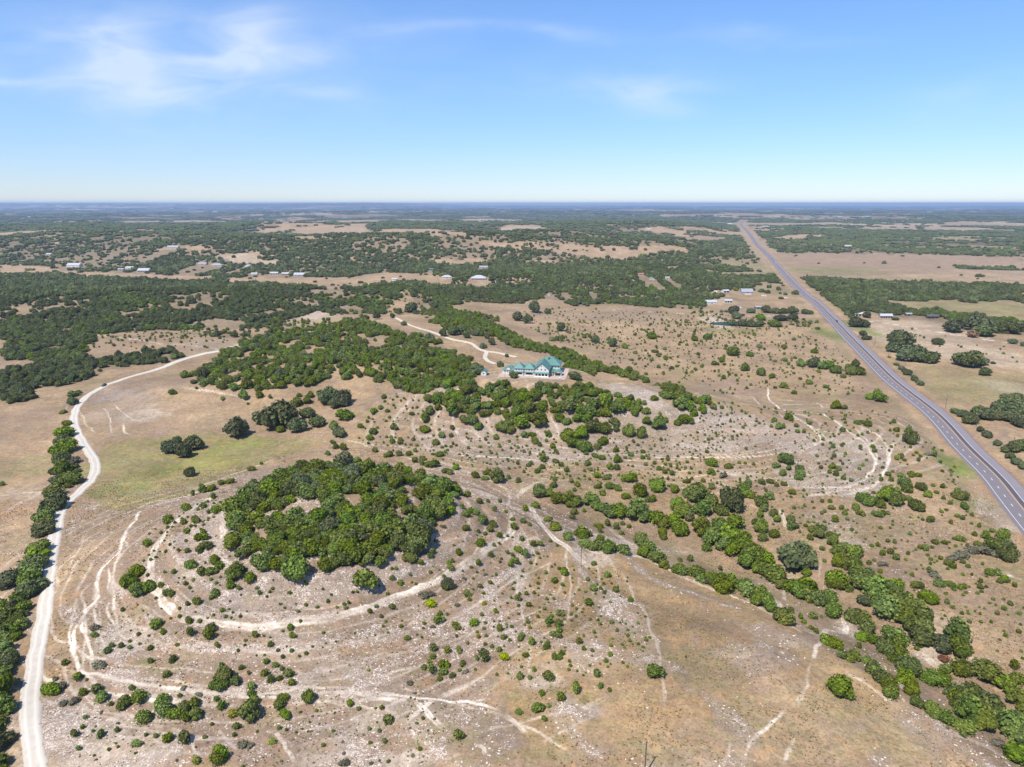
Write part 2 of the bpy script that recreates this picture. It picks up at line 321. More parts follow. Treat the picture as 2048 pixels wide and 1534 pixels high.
def zone(poly, c, a, rock=None, w=16, grass=None):
    P = UL(poly); k = inpoly(gx + (n2 - .5) * 2 * w, gy + (n1 - .5) * 2 * w, P) * a * (.55 + .9 * n4)
    k = np.clip(k, 0, 1)
    if c is not None: mixw(c, k)
    if rock is not None: msk[:, 0] = msk[:, 0] * (1 - k) + rock * k
    if grass is not None: msk[:, 1] = msk[:, 1] * (1 - k) + grass * k
def trail(pts, wd, a=1., c=WHITE, tw=False, rough=.3):
    wd = wd * .86; a = a * .96; P = UL(pts); P = [tuple(q) for q in catmull(P, 4)]; X = [p[0] for p in P]; Y = [p[1] for p in P]; mg = wd * 3 + 6
    m = (gx > min(X) - mg) & (gx < max(X) + mg) & (gy > min(Y) - mg) & (gy < max(Y) + mg)
    xs = gx[m] + (fbm(gx[m], gy[m], 7, 2, 111) - .5) * 2.2; ys = gy[m] + (fbm(gx[m], gy[m], 7, 2, 112) - .5) * 2.2
    d, al = pdist(xs, ys, P)
    k = ss(wd * .5 + .25, wd * .5 - .2, d) * min(1, a * 1.2) * (1 - rough + rough * 1.3 * ss(.3, .62, fbm(xs, ys, 5, 3, 113))); L__ = sum(math.hypot(b_[0] - a_[0], b_[1] - a_[1]) for a_, b_ in zip(P[:-1], P[1:])); en = min(9., L__ * .25)
    k = np.clip(k, 0, 1) * ss(-.5, en, al) * ss(L__ + .5, L__ - en, al) * (.72 + .28 * ss(.32, .55, fbm(al + 31 * wd, al * .1, 26, 2, 119)))
    if 1.35 < wd < 3.1: k *= 1 - .5 * np.exp(-(d / .42) ** 2)
    if tw: k *= .6 + .4 * ss(.25, .7, d)
    col[m] = col[m] * (1 - k[:, None]) + np.array(c) * k[:, None]; msk[m, 0] = np.maximum(msk[m, 0], k * .35); msk[m, 2] = np.maximum(msk[m, 2], k)
# broad cover
msk[:, 0] = .18 + .25 * ss(.45, .7, n1); msk[:, 1] = .5
# knoll flank and foot: stony, pinkish
zone([(100, 1534), (130, 1330), (150, 1150), (300, 1020), (430, 960), (520, 930), (900, 930), (1050, 1010), (1080, 1100), (1000, 1280), (850, 1400), (700, 1534)], PINK, .85, .55)
zone([(300, 1110), (340, 1050), (430, 985), (470, 1100), (560, 1160), (700, 1170), (850, 1110), (960, 1080), (900, 1160), (760, 1215), (600, 1250), (430, 1240), (330, 1200)], GREYW, .5, .9)
zone([(200, 1260), (430, 1300), (700, 1290), (900, 1230), (960, 1290), (800, 1350), (560, 1370), (330, 1350)], PINK, .6, .85)
zone([(60, 1400), (200, 1390), (420, 1430), (700, 1440), (960, 1420), (900, 1534), (60, 1534)], PINK, .5, .7)
zone([(1080, 1080), (1300, 1110), (1560, 1230), (1640, 1290), (1850, 1420), (1990, 1534), (1000, 1534), (980, 1400)], (.36, .25, .135), .9, .16)
zone([(1180, 1180), (1500, 1240), (1640, 1290), (1560, 1380), (1300, 1400), (1150, 1300)], BROWN, .14, .6)
zone([(1480, 1380), (1800, 1400), (1950, 1534), (1480, 1534)], SAND, .7, .1)
zone([(160, 930), (220, 880), (400, 860), (560, 870), (660, 880), (520, 930), (400, 975), (300, 1010), (200, 1010)], (.27, .25, .10), .8, .05)
zone([(820, 860), (1100, 840), (1450, 820), (1640, 860), (1620, 900), (1400, 920), (1000, 930), (880, 910)], GREYW, .4, .85)
zone([(1550, 920), (1700, 860), (1790, 900), (1770, 980), (1600, 1000)], GREYW, .45, .7)
zone([(0, 780), (130, 780), (140, 850), (120, 950), (90, 1040), (40, 1200), (0, 1220)], SAND, .5, .15)
zone([(1060, 640), (1400, 640), (1640, 650), (1760, 790), (1500, 760), (1200, 700)], SAND, .6, .1)
zone([(1660, 620), (1800, 640), (2048, 690), (2300, 760), (2300, 1000), (2048, 900), (1900, 800), (1780, 720)], SAND, .8, .05)
zone([(1680, 640), (1850, 640), (2048, 690), (2048, 740), (1900, 720), (1720, 680)], PALE, .6, .1)
zone([(1850, 770), (2048, 740), (2048, 800), (1900, 810)], OLIVE, .5, .05)
zone([(700, 590), (800, 580), (860, 640), (960, 680), (1040, 720), (940, 735), (880, 670), (760, 650), (640, 665), (560, 665)], SAND, .6, .1)
zone([(930, 700), (1010, 705), (1160, 720), (1250, 760), (1180, 775), (960, 770)], SAND, .75, .1, w=6)
for a in [(250, 700, 160, 22, PINK, .6, .3), (430, 690, 60, 8, PALE, .6), (640, 622, 45, 10, WHITE, .7, .9), (600, 640, 60, 12, PALE, .5), (620, 655, 70, 8, OLIVE, .5),
    (240, 815, 45, 18, PALE, .5, .8), (290, 830, 35, 10, WHITE, .5, .8), (225, 790, 40, 10, GREYW, .6, .7), (300, 925, 70, 10, OLIVE, .8), (240, 980, 50, 14, OLIVE, .7), (440, 905, 60, 14, OLIVE, .8), (420, 928, 50, 10, (.33, .31, .09), .8), (480, 885, 40, 6, GREEN, .4), (330, 940, 50, 11, (.22, .25, .06), .7), (400, 912, 60, 9, (.24, .26, .06), .7), (255, 975, 45, 12, (.2, .24, .06), .6), (480, 890, 50, 6, (.22, .25, .06), .6),
    (70, 935, 30, 14, GREEN, .35), (30, 930, 30, 14, OLIVE, .6), (60, 1010, 60, 20, RUST, .35), (30, 850, 60, 20, PINK, .6, .3), (90, 985, 60, 12, PALE, .5), (150, 975, 30, 10, RUST, .5),
    (1270, 785, 50, 14, GREYW, .8, .9), (1300, 800, 40, 10, WHITE, .5, .9), (1235, 770, 30, 8, PALE, .8, .5), (1420, 830, 50, 14, GREYW, .6, .8), (1480, 1180, 1, 1, None, 0), (1560, 1040, 25, 8, PALE, .7, .7), (1665, 1050, 45, 16, GREYW, .6, .9), (1700, 1080, 35, 12, WHITE, .45, .9), (1480, 950, 30, 10, WHITE, .4, .8),
    (1700, 1050, 120, 18, OLIVE, .5), (1600, 1050, 120, 20, TAN, .4), (1895, 925, 26, 9, GREEN, 1.), (1920, 945, 22, 7, GREEN, .8), (1965, 1010, 40, 10, GREEN, .5), (1670, 670, 22, 12, GREEN, .7), (1715, 655, 20, 14, GREEN, .6), (1460, 662, 60, 6, OLIVE, .8), (1430, 645, 16, 10, WHITE, .7),
    (2010, 775, 40, 8, GREYW, .7), (1990, 835, 60, 22, SAND, .8), (1950, 770, 110, 26, (.27, .25, .11), .6), (1960, 615, 130, 12, (.27, .26, .11), .8), (1830, 560, 60, 4, OLIVE, .6), (1960, 615, 120, 14, OLIVE, .7), (1650, 540, 90, 5, GREEN, .75), (1700, 545, 60, 4, GREEN, .5), (2010, 690, 30, 8, RUST, .4), (1500, 555, 40, 4, OLIVE, .6),
    (1230, 1225, 30, 45, PALE, .55, .8, 0), (1290, 1260, 25, 50, PALE, .45, .9, 0), (1170, 1260, 20, 30, PALE, .4, .7), (1040, 1160, 22, 30, WHITE, .6, .6), (1260, 1090, 90, 16, WHITE, .5, .7), (1150, 1070, 60, 20, PALE, .6, .8), (1180, 1120, 40, 12, WHITE, .5, .7), (1690, 1260, 25, 10, WHITE, .6, .5), (1860, 1310, 22, 16, PALE, .8, .6), (1890, 1255, 30, 20, PALE, .5, .5), (1570, 1170, 30, 14, PALE, .7, .5), (1030, 1100, 40, 30, PALE, .4, .8),
    (870, 1175, 60, 18, BROWN, .35, .2), (330, 1330, 80, 12, OLIVE, .4, .2), (200, 1290, 30, 60, OLIVE, .4, .3), (115, 1240, 22, 90, RUST, .35, .2), (110, 1480, 40, 60, WHITE, .45, .9), (200, 1510, 50, 40, WHITE, .5, .9), (290, 1500, 40, 30, WHITE, .55, .9), (650, 1500, 50, 34, WHITE, .5, .9), (740, 1440, 60, 14, WHITE, .4, .9), (800, 1525, 70, 16, WHITE, .6, .9), (880, 1400, 80, 30, GREYW, .4, .8), (1020, 1490, 50, 16, (.2, .17, .16), .5, .3), (900, 1470, 60, 10, OLIVE, .6, .1), (1130, 1400, 110, 12, OLIVE, .5, .1), (1060, 1510, 90, 14, OLIVE, .5, .1), (700, 1350, 90, 14, WHITE, .35, .9), (560, 1290, 80, 14, WHITE, .3, .9), (250, 1285, 50, 20, WHITE, .4, .9),
    (1400, 1330, 60, 40, OLIVE, .4, .2), (1500, 1310, 50, 26, GREYW, .4, .9), (1560, 1270, 60, 20, GREYW, .35, .9), (1360, 1420, 60, 30, RUST, .2, .4), (1500, 1440, 60, 40, OLIVE, .3, .1), (1400, 1480, 60, 30, PINK, .4, .2), (1700, 1450, 90, 40, OLIVE, .35, .05), (1180, 1420, 50, 12, GREYW, .5, .9), (1080, 1370, 40, 10, WHITE, .5, .9), (1040, 1340, 60, 12, PALE, .4, .8)]: blob(*a)
# stony terrace bands that follow the contours
gzf = gz + (n2 - .5) * 1.2
band = ss(.55, .95, np.sin(2 * np.pi * gzf / 3.1 + 1.1) * .5 + .5) * ss(1.5, 5, gz) * ss(620, 420, gr) * ss(.36, .5, fbm(gx, gy, 30, 3, 131))
msk[:, 0] = np.clip(msk[:, 0] + band * .55, 0, 1.); mixw(PALE, band * .35)
# fine broken ledges wrapping the knoll foot and the east nose
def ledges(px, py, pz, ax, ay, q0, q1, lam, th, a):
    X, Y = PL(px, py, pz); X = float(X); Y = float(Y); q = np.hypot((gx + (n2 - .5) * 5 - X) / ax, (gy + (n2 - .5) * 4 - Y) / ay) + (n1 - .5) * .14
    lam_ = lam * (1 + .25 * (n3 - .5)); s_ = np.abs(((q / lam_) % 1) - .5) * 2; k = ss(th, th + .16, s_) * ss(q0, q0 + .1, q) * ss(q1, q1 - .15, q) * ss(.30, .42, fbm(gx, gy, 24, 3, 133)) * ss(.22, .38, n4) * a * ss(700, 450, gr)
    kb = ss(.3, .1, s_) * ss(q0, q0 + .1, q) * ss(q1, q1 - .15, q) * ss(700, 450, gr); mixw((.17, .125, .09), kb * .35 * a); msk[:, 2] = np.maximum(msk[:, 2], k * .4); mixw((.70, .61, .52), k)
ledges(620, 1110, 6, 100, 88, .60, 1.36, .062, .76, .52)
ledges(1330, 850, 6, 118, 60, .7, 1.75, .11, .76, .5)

# forest floor and far fields
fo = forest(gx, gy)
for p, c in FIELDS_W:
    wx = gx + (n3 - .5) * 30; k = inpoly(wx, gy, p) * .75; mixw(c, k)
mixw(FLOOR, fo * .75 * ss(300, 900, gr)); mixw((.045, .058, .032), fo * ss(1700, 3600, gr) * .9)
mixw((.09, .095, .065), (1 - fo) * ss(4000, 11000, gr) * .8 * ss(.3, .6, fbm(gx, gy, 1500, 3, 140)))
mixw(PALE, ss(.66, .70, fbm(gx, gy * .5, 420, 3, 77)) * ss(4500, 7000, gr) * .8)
# trails
t1 = lambda p: T_(0, 780, p); t2 = lambda p: T_(680, 780, p); t3 = lambda p: T_(1348, 780, p); t4 = lambda p: T_(0, 1134, p); t5 = lambda p: T_(680, 1134, p); t6 = lambda p: T_(1348, 1134, p)
trail([(428, 990), (375, 1025), (325, 1075), (302, 1120), (306, 1170), (332, 1210), (385, 1242), (470, 1252), (560, 1250), (645, 1238), (720, 1218), (800, 1190), (870, 1163), (930, 1130), (985, 1092), (1025, 1060), (1015, 1030)], 3.0, .72, WHITE, False, .5)
trail([(660, 1236), (720, 1216), (800, 1189), (870, 1162), (925, 1135)], 2.2, .9, WHITE); trail([(400, 1243), (470, 1254), (560, 1251), (655, 1237)], 2.6, .9, WHITE)
for p, wd, a in [([(830, 700), (760, 800), (720, 880), (690, 950), (640, 1000), (580, 1060), (550, 1170)], 1.5, .85), ([(720, 880), (745, 900), (690, 955)], .9, .7), ([(1315, 760), (1300, 850), (1270, 940), (1260, 985)], 2.6, .7), ([(1310, 990), (1180, 1050), (1020, 1100)], 3., .5), ([(1250, 540), (1100, 620), (880, 660), (700, 740)], 1.4, .5),
    ([(1250, 620), (1100, 700), (1000, 800), (920, 920), (860, 1050), (870, 1170)], 2.4, .5), ([(600, 100), (640, 160), (655, 260)], .9, .6), ([(660, 80), (740, 150), (800, 180)], 1., .6), ([(470, 90), (480, 160), (560, 260)], .9, .5), ([(720, 190), (730, 250), (780, 265)], 1.4, .6), ([(400, 80), (380, 150)], 1., .5), ([(520, 800), (440, 980), (350, 1110)], .8, .4), ([(1100, 1000), (900, 1000)], .8, .1),
    ([(1620, 400), (1400, 480), (1100, 590)], 1.5, .4), ([(0, 730), (120, 660), (280, 580)], 3., .35), ([(0, 620), (130, 600), (250, 600)], 1.4, .4)]: trail(t1(p), wd, a)
for p, wd, a in [([(1215, 130), (1235, 170), (1265, 220), (1290, 300)], 1.6, .7), ([(640, 380), (800, 390), (1170, 408)], 1., .8), ([(0, 290), (250, 325), (600, 350)], 1., .4), ([(1100, 660), (1160, 760), (1240, 850), (1330, 920), (1400, 985), (1480, 1050)], 3., .75), ([(1400, 900), (1500, 950), (1690, 965), (1800, 990), (1900, 1040), (2048, 1120)], 2., .75), ([(990, 600), (1000, 700), (990, 800), (960, 900)], 1.5, .5),
    ([(1210, 515), (1080, 580), (1010, 640)], 2.6, .5), ([(530, 400), (720, 470), (850, 520), (960, 575), (1010, 640)], 2.2, .5), ([(820, 80), (800, 120), (740, 200)], 1.4, .7), ([(1000, 900), (1200, 870)], 2., .5), ([(1330, 900), (1330, 980)], .9, .6), ([(1560, 790), (1640, 860), (1700, 920)], 2.6, .5), ([(1620, 410), (1900, 395), (2048, 400)], 1.1, .6), ([(820, 315), (980, 330), (1060, 330)], 1.5, .5), ([(560, 340), (300, 350), (50, 380)], 1., .25)]: trail(t2(p), wd, a)
for p, wd, a in [([(550, -20), (555, 50), (600, 90), (700, 150), (800, 220), (860, 280), (850, 310), (760, 350), (600, 372), (450, 390), (200, 395), (0, 390)], 1.3, .8), ([(850, 310), (780, 320), (700, 340)], 3., .5), ([(860, 130), (950, 190), (1050, 260), (1140, 340), (1180, 420), (1140, 500), (1060, 555), (960, 575), (700, 560)], 1.3, .85), ([(1090, 210), (1200, 270), (1250, 340), (1248, 440), (1200, 520), (1130, 570), (1000, 587), (860, 610), (730, 632)], 1.6, .9), ([(1285, 310), (1262, 400), (1232, 490), (1150, 570), (1000, 600)], 1.3, .9),
    ([(1040, 210), (1130, 300), (1190, 380), (1150, 520)], 1., .7), ([(960, 540), (1060, 530), (1120, 505)], 1., .6), ([(880, 600), (1000, 570), (1100, 545)], 2.6, .45), ([(620, 690), (640, 760), (660, 820)], 1.6, .8), ([(430, 660), (500, 700), (530, 720)], 1.2, .4), ([(800, 70), (860, 85), (860, 110)], 1.2, .5), ([(700, 715), (1000, 720), (1380, 690)], .8, .35), ([(850, 980), (855, 1100)], .8, .3), ([(780, 260), (830, 290), (815, 320)], .9, .7), ([(600, 75), (700, 85), (800, 75)], 2., .5), ([(0, 15), (200, 40), (300, 70)], 1.6, .5), ([(1930, 1070), (2040, 1110)], 2., .6), ([(1760, 750), (1850, 790)], 2., .5), ([(240, 470), (380, 500)], 4., .4), ([(200, 520), (330, 570), (420, 620)], 1., .6)]: trail(t3(p), wd, a)
for p, wd, a in [([(600, -10), (560, 90), (572, 180), (510, 240), (490, 340), (515, 430), (535, 500), (540, 590)], 1., .9), ([(560, 190), (500, 280), (455, 350), (435, 430), (440, 540), (470, 600), (560, 628), (680, 652), (860, 690), (1060, 715), (1260, 740), (1500, 768), (1640, 765)], 1.2, .95), ([(480, 600), (600, 640), (760, 660), (900, 690)], .9, .8), ([(1260, 735), (1500, 745), (1700, 725), (1900, 708), (2060, 715)], .9, .9), ([(1500, 765), (1700, 765), (1800, 745)], .8, .6), ([(1700, 690), (1850, 665), (2048, 650)], .8, .4),
    ([(450, 600), (520, 640), (640, 730), (800, 762), (1000, 775), (1150, 790), (1270, 820)], .9, .85), ([(780, 730), (900, 745), (1100, 790)], .8, .6), ([(480, 660), (520, 760), (580, 830)], .8, .8), ([(620, 190), (640, 300), (700, 372)], .9, .8), ([(440, 180), (430, 300), (415, 430), (430, 560)], .7, .8), ([(540, 80), (480, 140), (470, 200)], .7, .6), ([(580, 210), (585, 300), (560, 440), (570, 490)], .7, .6), ([(460, 480), (520, 540), (545, 600)], .7, .7), ([(630, 0), (640, 80), (620, 160)], .9, .7), ([(320, 0), (330, 120), (300, 260), (330, 420)], 1., .35), ([(1000, 640), (1100, 690), (1240, 730)], .8, .5),
    ([(1280, 930), (1330, 1030), (1390, 1080)], .9, .6), ([(970, 940), (1110, 990), (1150, 1080), (1190, 1120)], .9, .7), ([(1570, 950), (1650, 1010), (1700, 1100), (1720, 1160)], 1.2, .7), ([(680, 850), (800, 880)], 1., .6), ([(1830, 810), (1950, 780), (2048, 780)], .8, .6), ([(260, 600), (290, 660), (350, 690)], 1.4, .6), ([(420, 700), (520, 760)], .8, .5), ([(1990, 1110), (2048, 1075)], 1.5, .7)]: trail(t4(p), wd, a)
trail(t1([(860, 1050), (870, 1150), (950, 1230)]), 2.2, .4); trail(t4([(650, 20), (640, 120), (700, 260), (800, 380), (980, 460), (1200, 500)]), 1.6, .4)
for p, wd, a in [([(0, 710), (150, 750), (230, 775), (340, 800)], 1.4, .95), ([(130, 745), (300, 760), (450, 770), (620, 790), (760, 790), (880, 820), (970, 865)], 1., .9), ([(970, 865), (1050, 920), (1100, 985)], 1.4, .7), ([(430, 780), (500, 840), (550, 900), (610, 940)], 1.7, .95), ([(0, 775), (130, 780), (250, 772), (430, 797)], .9, .7), ([(560, 780), (470, 840), (380, 910)], 1.6, .7), ([(480, 580), (330, 615), (180, 660)], 1., .6), ([(760, 785), (860, 775)], .8, .7), ([(790, 1040), (830, 1060), (840, 1100)], 1.2, .8), ([(860, 630), (700, 700), (560, 780)], 1.4, .4), ([(700, 1085), (600, 1130)], .8, .4), ([(360, 710), (470, 745)], .8, .6), ([(1590, 740), (1450, 810), (1380, 840)], 2., .22), ([(1120, 1040), (1250, 990), (1400, 900), (1500, 860)], 1., .3), ([(320, 980), (440, 1020)], 1.2, .4), ([(0, 1090), (60, 1070)], 1.5, .8)]: trail(t5(p), wd, a)
for p, wd, a in [([(845, 420), (835, 470), (800, 550)], 1.4, .8), ([(800, 550), (765, 680), (740, 760), (690, 820)], .9, .4), ([(690, 820), (600, 890), (500, 980), (440, 1080), (415, 1175)], 1., .65), ([(770, 740), (720, 820)], .7, .4), ([(700, 980), (675, 1080), (650, 1175)], .9, .5), ([(350, 1020), (310, 1100), (285, 1175)], .8, .35), ([(850, 410), (900, 370), (1000, 385), (985, 300), (990, 240)], 2., .8), ([(0, 40), (150, 100), (300, 160), (430, 205), (560, 270), (650, 335), (800, 400)], 1.8, .7), ([(1000, 600), (1150, 700), (1300, 810)], 1.2, .4), ([(1500, 940), (1700, 1000), (1850, 1060), (2000, 1160)], 2., .45), ([(650, 100), (640, 200)], 1.5, .6), ([(570, 180), (620, 220), (580, 270)], 2.2, .6), ([(1310, 560), (1340, 700), (1370, 760)], 2.2, .5), ([(1440, 500), (1530, 580)], 3.5, .5), ([(1530, 350), (1520, 420)], 2.5, .5), ([(1690, 530), (1760, 550)], 3., .4)]: trail(t6(p), wd, a)
for p, wd, a in [([(120, 1330), (150, 1390), (220, 1440), (330, 1470), (470, 1480)], .8, .5), ([(160, 1180), (175, 1250), (165, 1330), (200, 1375), (300, 1400), (420, 1400)], .7, .6), ([(205, 1120), (190, 1190), (200, 1270), (235, 1330)], .7, .6), ([(260, 1060), (235, 1110), (225, 1180), (240, 1260), (290, 1310)], .8, .55), ([(300, 1380), (420, 1388), (560, 1395), (700, 1385), (820, 1392)], .8, .6), ([(560, 1405), (700, 1408), (800, 1430)], .7, .5), ([(700, 1340), (780, 1310), (880, 1290), (960, 1260)], .8, .4),
    ([(1030, 1120), (1040, 1200), (1060, 1300), (1050, 1400)], .7, .3), ([(1240, 1140), (1290, 1230), (1320, 1320), (1330, 1420)], .9, .35), ([(1130, 1090), (1140, 1180), (1130, 1260)], .7, .4), ([(900, 1240), (980, 1190), (1040, 1150), (1120, 1120)], .8, .4), ([(880, 1400), (1000, 1430), (1100, 1480), (1160, 1534)], .8, .4), ([(940, 1470), (1060, 1440), (1200, 1410)], .8, .4), ([(1500, 790), (1560, 830), (1620, 850), (1680, 900)], .8, .5), ([(1560, 830), (1640, 860), (1720, 880), (1755, 930)], .8, .55), ([(1590, 960), (1660, 975), (1730, 965)], .8, .6), ([(1600, 985), (1680, 990), (1750, 975)], .8, .6),
    ([(900, 905), (1000, 915), (1080, 918)], .9, .6), ([(1200, 905), (1350, 915), (1480, 910), (1600, 890)], .9, .55), ([(700, 880), (780, 905), (860, 930), (960, 960)], .9, .5), ([(330, 1120), (360, 1070), (420, 1030), (470, 1010)], .8, .5), ([(345, 1170), (400, 1210), (500, 1225), (620, 1220), (720, 1195)], .7, .45), ([(360, 1280), (480, 1300), (620, 1300), (760, 1270), (860, 1230)], .8, .5)]: trail(p, wd * 1.25, a)
# tracks in the middle distance
for p, wd, a in [([(790, 600), (805, 582), (830, 575)], 3, .5), ([(900, 668), (980, 660)], 2, .1), ([(1110, 617), (1250, 621), (1400, 628), (1560, 632)], 2., .6), ([(170, 668), (240, 675), (330, 690)], 3.2, .6), ([(240, 705), (290, 703)], 2.5, .6), ([(1400, 611), (1430, 585), (1436, 575)], 7, .9), ([(1455, 585), (1500, 588), (1560, 594), (1612, 596)], 4.5, .95), ([(1700, 640), (1760, 645), (1850, 660), (2048, 690)], 5, .5), ([(1740, 650), (1830, 665)], 4, .4), ([(1640, 640), (1700, 650)], 4, .1), ([(360, 775), (420, 782), (500, 800)], 2.2, .5), ([(380, 690), (450, 700)], 5, .3), ([(1640, 598), (1660, 600)], 7, .6), ([(440, 702), (475, 690), (520, 680)], 5., .5), ([(930, 720), (1000, 730)], 2, .0)]: trail(p, wd, a)
for k_, p in enumerate([(1430, 604), (1410, 608), (1455, 602)]): blob(p[0], p[1], 14, 4, PALE, .8)
# highway verges: graded rusty soil and grass strip
hd, hal = pdist(gx, gy, [tuple(q) for q in catmull(HW[::-1], 40)])
vb = ss(30, 12, hd + (n2 - .5) * 12); mixw(SAND, vb * .7); mixw(RUST, ss(14, 9, hd + (n4 - .5) * 5) * .7)
mixw(OLIVE, ss(6, 0, np.abs(hd - 21 + (n1 - .5) * 10)) * .5)

for a in [(1895, 925, 28, 9, GREEN, 1.), (1920, 945, 22, 7, GREEN, .8), (1965, 1010, 40, 9, GREEN, .45), (1670, 670, 22, 12, GREEN, .7), (1715, 655, 20, 14, GREEN, .6), (1990, 1020, 30, 14, PALE, .7, .8), (2020, 1050, 20, 10, WHITE, .6, .8), (1640, 541, 70, 4, GREEN, .4), (1710, 545, 60, 3, GREEN, .35)]: blob(*a)
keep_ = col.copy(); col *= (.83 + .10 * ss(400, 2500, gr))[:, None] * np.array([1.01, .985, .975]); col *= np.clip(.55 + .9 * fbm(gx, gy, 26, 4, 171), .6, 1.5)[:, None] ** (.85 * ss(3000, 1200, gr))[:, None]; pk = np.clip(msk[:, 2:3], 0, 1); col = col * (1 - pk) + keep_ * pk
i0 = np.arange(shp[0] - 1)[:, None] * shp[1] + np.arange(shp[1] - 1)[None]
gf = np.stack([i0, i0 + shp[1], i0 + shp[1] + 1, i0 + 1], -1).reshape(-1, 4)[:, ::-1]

gm = bpy.data.materials.new('ground'); gm.use_nodes = True; t = gm.node_tree; b = t.nodes['Principled BSDF']
b.inputs['Roughness'].default_value = .95; b.inputs['Specular IOR Level'].default_value = .12
ac = nd(t.nodes, 'ShaderNodeAttribute'); ac.attribute_name = 'tint'; am = nd(t.nodes, 'ShaderNodeAttribute'); am.attribute_name = 'cover'
sm = nd(t.nodes, 'ShaderNodeSeparateColor'); t.links.new(am.outputs['Color'], sm.inputs[0])
geo = nd(t.nodes, 'ShaderNodeNewGeometry')
def noi(scale, det=3, dist=0, rough=.55):
    n = nd(t.nodes, 'ShaderNodeTexNoise'); n.inputs['Scale'].default_value = scale; n.inputs['Detail'].default_value = det; n.inputs['Distortion'].default_value = dist; n.inputs['Roughness'].default_value = rough
    t.links.new(geo.outputs['Position'], n.inputs['Vector']); return n.outputs[0]
na = noi(.045, 5); nb = noi(.35, 4, .3); nc = noi(1.3, 3, 0, .7); ndd = noi(.9, 2, .4)
fac = mth(t, 'ADD', mth(t, 'ADD', mth(t, 'MULTIPLY', mth(t, 'SUBTRACT', na, .5), .6), mth(t, 'MULTIPLY', mth(t, 'SUBTRACT', nb, .5), 1.0)), mth(t, 'MULTIPLY', mth(t, 'SUBTRACT', nc, .5), 1.35))
cc = nd(t.nodes, 'ShaderNodeCombineXYZ')
f1 = mth(t, 'ADD', fac, 1.)
for i, s_ in enumerate((1., 1., .97)): t.links.new(mth(t, 'MULTIPLY', f1, s_), cc.inputs[i])
hn1 = noi(.16, 4, .8); hn2 = noi(.31, 4, .5); hn3 = noi(.075, 4, .6)
tint2 = mixc(t, mth(t, 'MULTIPLY', mth(t, 'MULTIPLY', mth(t, 'SUBTRACT', hn1, .5), 6., clamp=True), .45), ac.outputs['Color'], (.40, .225, .105))
tint2 = mixc(t, mth(t, 'MULTIPLY', mth(t, 'MULTIPLY', mth(t, 'SUBTRACT', hn2, .52), 7., clamp=True), .42), tint2, (.20, .185, .065))
tint2 = mixc(t, mth(t, 'MULTIPLY', mth(t, 'MULTIPLY', mth(t, 'SUBTRACT', hn3, .52), 7., clamp=True), .35), tint2, (.25, .165, .125))
pth = mth(t, 'MULTIPLY', sm.outputs[2], 1.3, clamp=True)
c1 = mixc(t, 1., mixc(t, pth, tint2, ac.outputs['Color']), cc.outputs[0], 'MULTIPLY')
# dry tufts: darker olive-brown specks
tf = mth(t, 'MULTIPLY', mth(t, 'SUBTRACT', ndd, .54), 8., clamp=True)
c2 = mixc(t, mth(t, 'MULTIPLY', tf, mth(t, 'MULTIPLY', sm.outputs[1], .8)), c1, (.12, .095, .045))
# limestone rubble: irregular pale fragments with darker soil between them
cluster = noi(.12, 5, .6); fine = noi(2.5, 2, .3, .8); mid = noi(.62, 3, .5, .6)
rho = mth(t, 'ADD', mth(t, 'MULTIPLY', sm.outputs[0], .95), mth(t, 'MULTIPLY', mth(t, 'SUBTRACT', cluster, .50), 2.0), clamp=True)
soil = mixc(t, mth(t, 'MULTIPLY', rho, .55), c2, (.185, .13, .098))
val = mth(t, 'ADD', mth(t, 'MULTIPLY', fine, .68), mth(t, 'MULTIPLY', mid, .32))
rk = mth(t, 'MULTIPLY', mth(t, 'MULTIPLY', mth(t, 'SUBTRACT', val, mth(t, 'SUBTRACT', .685, mth(t, 'MULTIPLY', rho, .20))), 17., clamp=True), .9)
rk = mth(t, 'MULTIPLY', rk, mth(t, 'SUBTRACT', 1., mth(t, 'MULTIPLY', sm.outputs[2], .95)))
vs = noi(3.1, 1); c3 = mixc(t, rk, soil, mixc(t, vs, (.38, .30, .24), (.80, .70, .60)))
t.links.new(c3, b.inputs['Base Color'])
bp = nd(t.nodes, 'ShaderNodeBump'); bp.inputs['Strength'].default_value = .5; bp.inputs['Distance'].default_value = .35
t.links.new(mth(t, 'ADD', mth(t, 'ADD', nc, mth(t, 'MULTIPLY', nb, 1.5)), mth(t, 'MULTIPLY', rk, .5)), bp.inputs['Height']); t.links.new(bp.outputs[0], b.inputs['Normal'])
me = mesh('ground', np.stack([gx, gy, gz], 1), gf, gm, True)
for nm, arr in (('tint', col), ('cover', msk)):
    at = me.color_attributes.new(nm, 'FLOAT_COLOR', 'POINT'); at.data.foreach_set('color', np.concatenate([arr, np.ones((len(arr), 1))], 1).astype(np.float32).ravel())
ground = tag(obj('ground', me), 'dry stony ranch land with terraced knolls and beige pasture', None, None, 'structure')

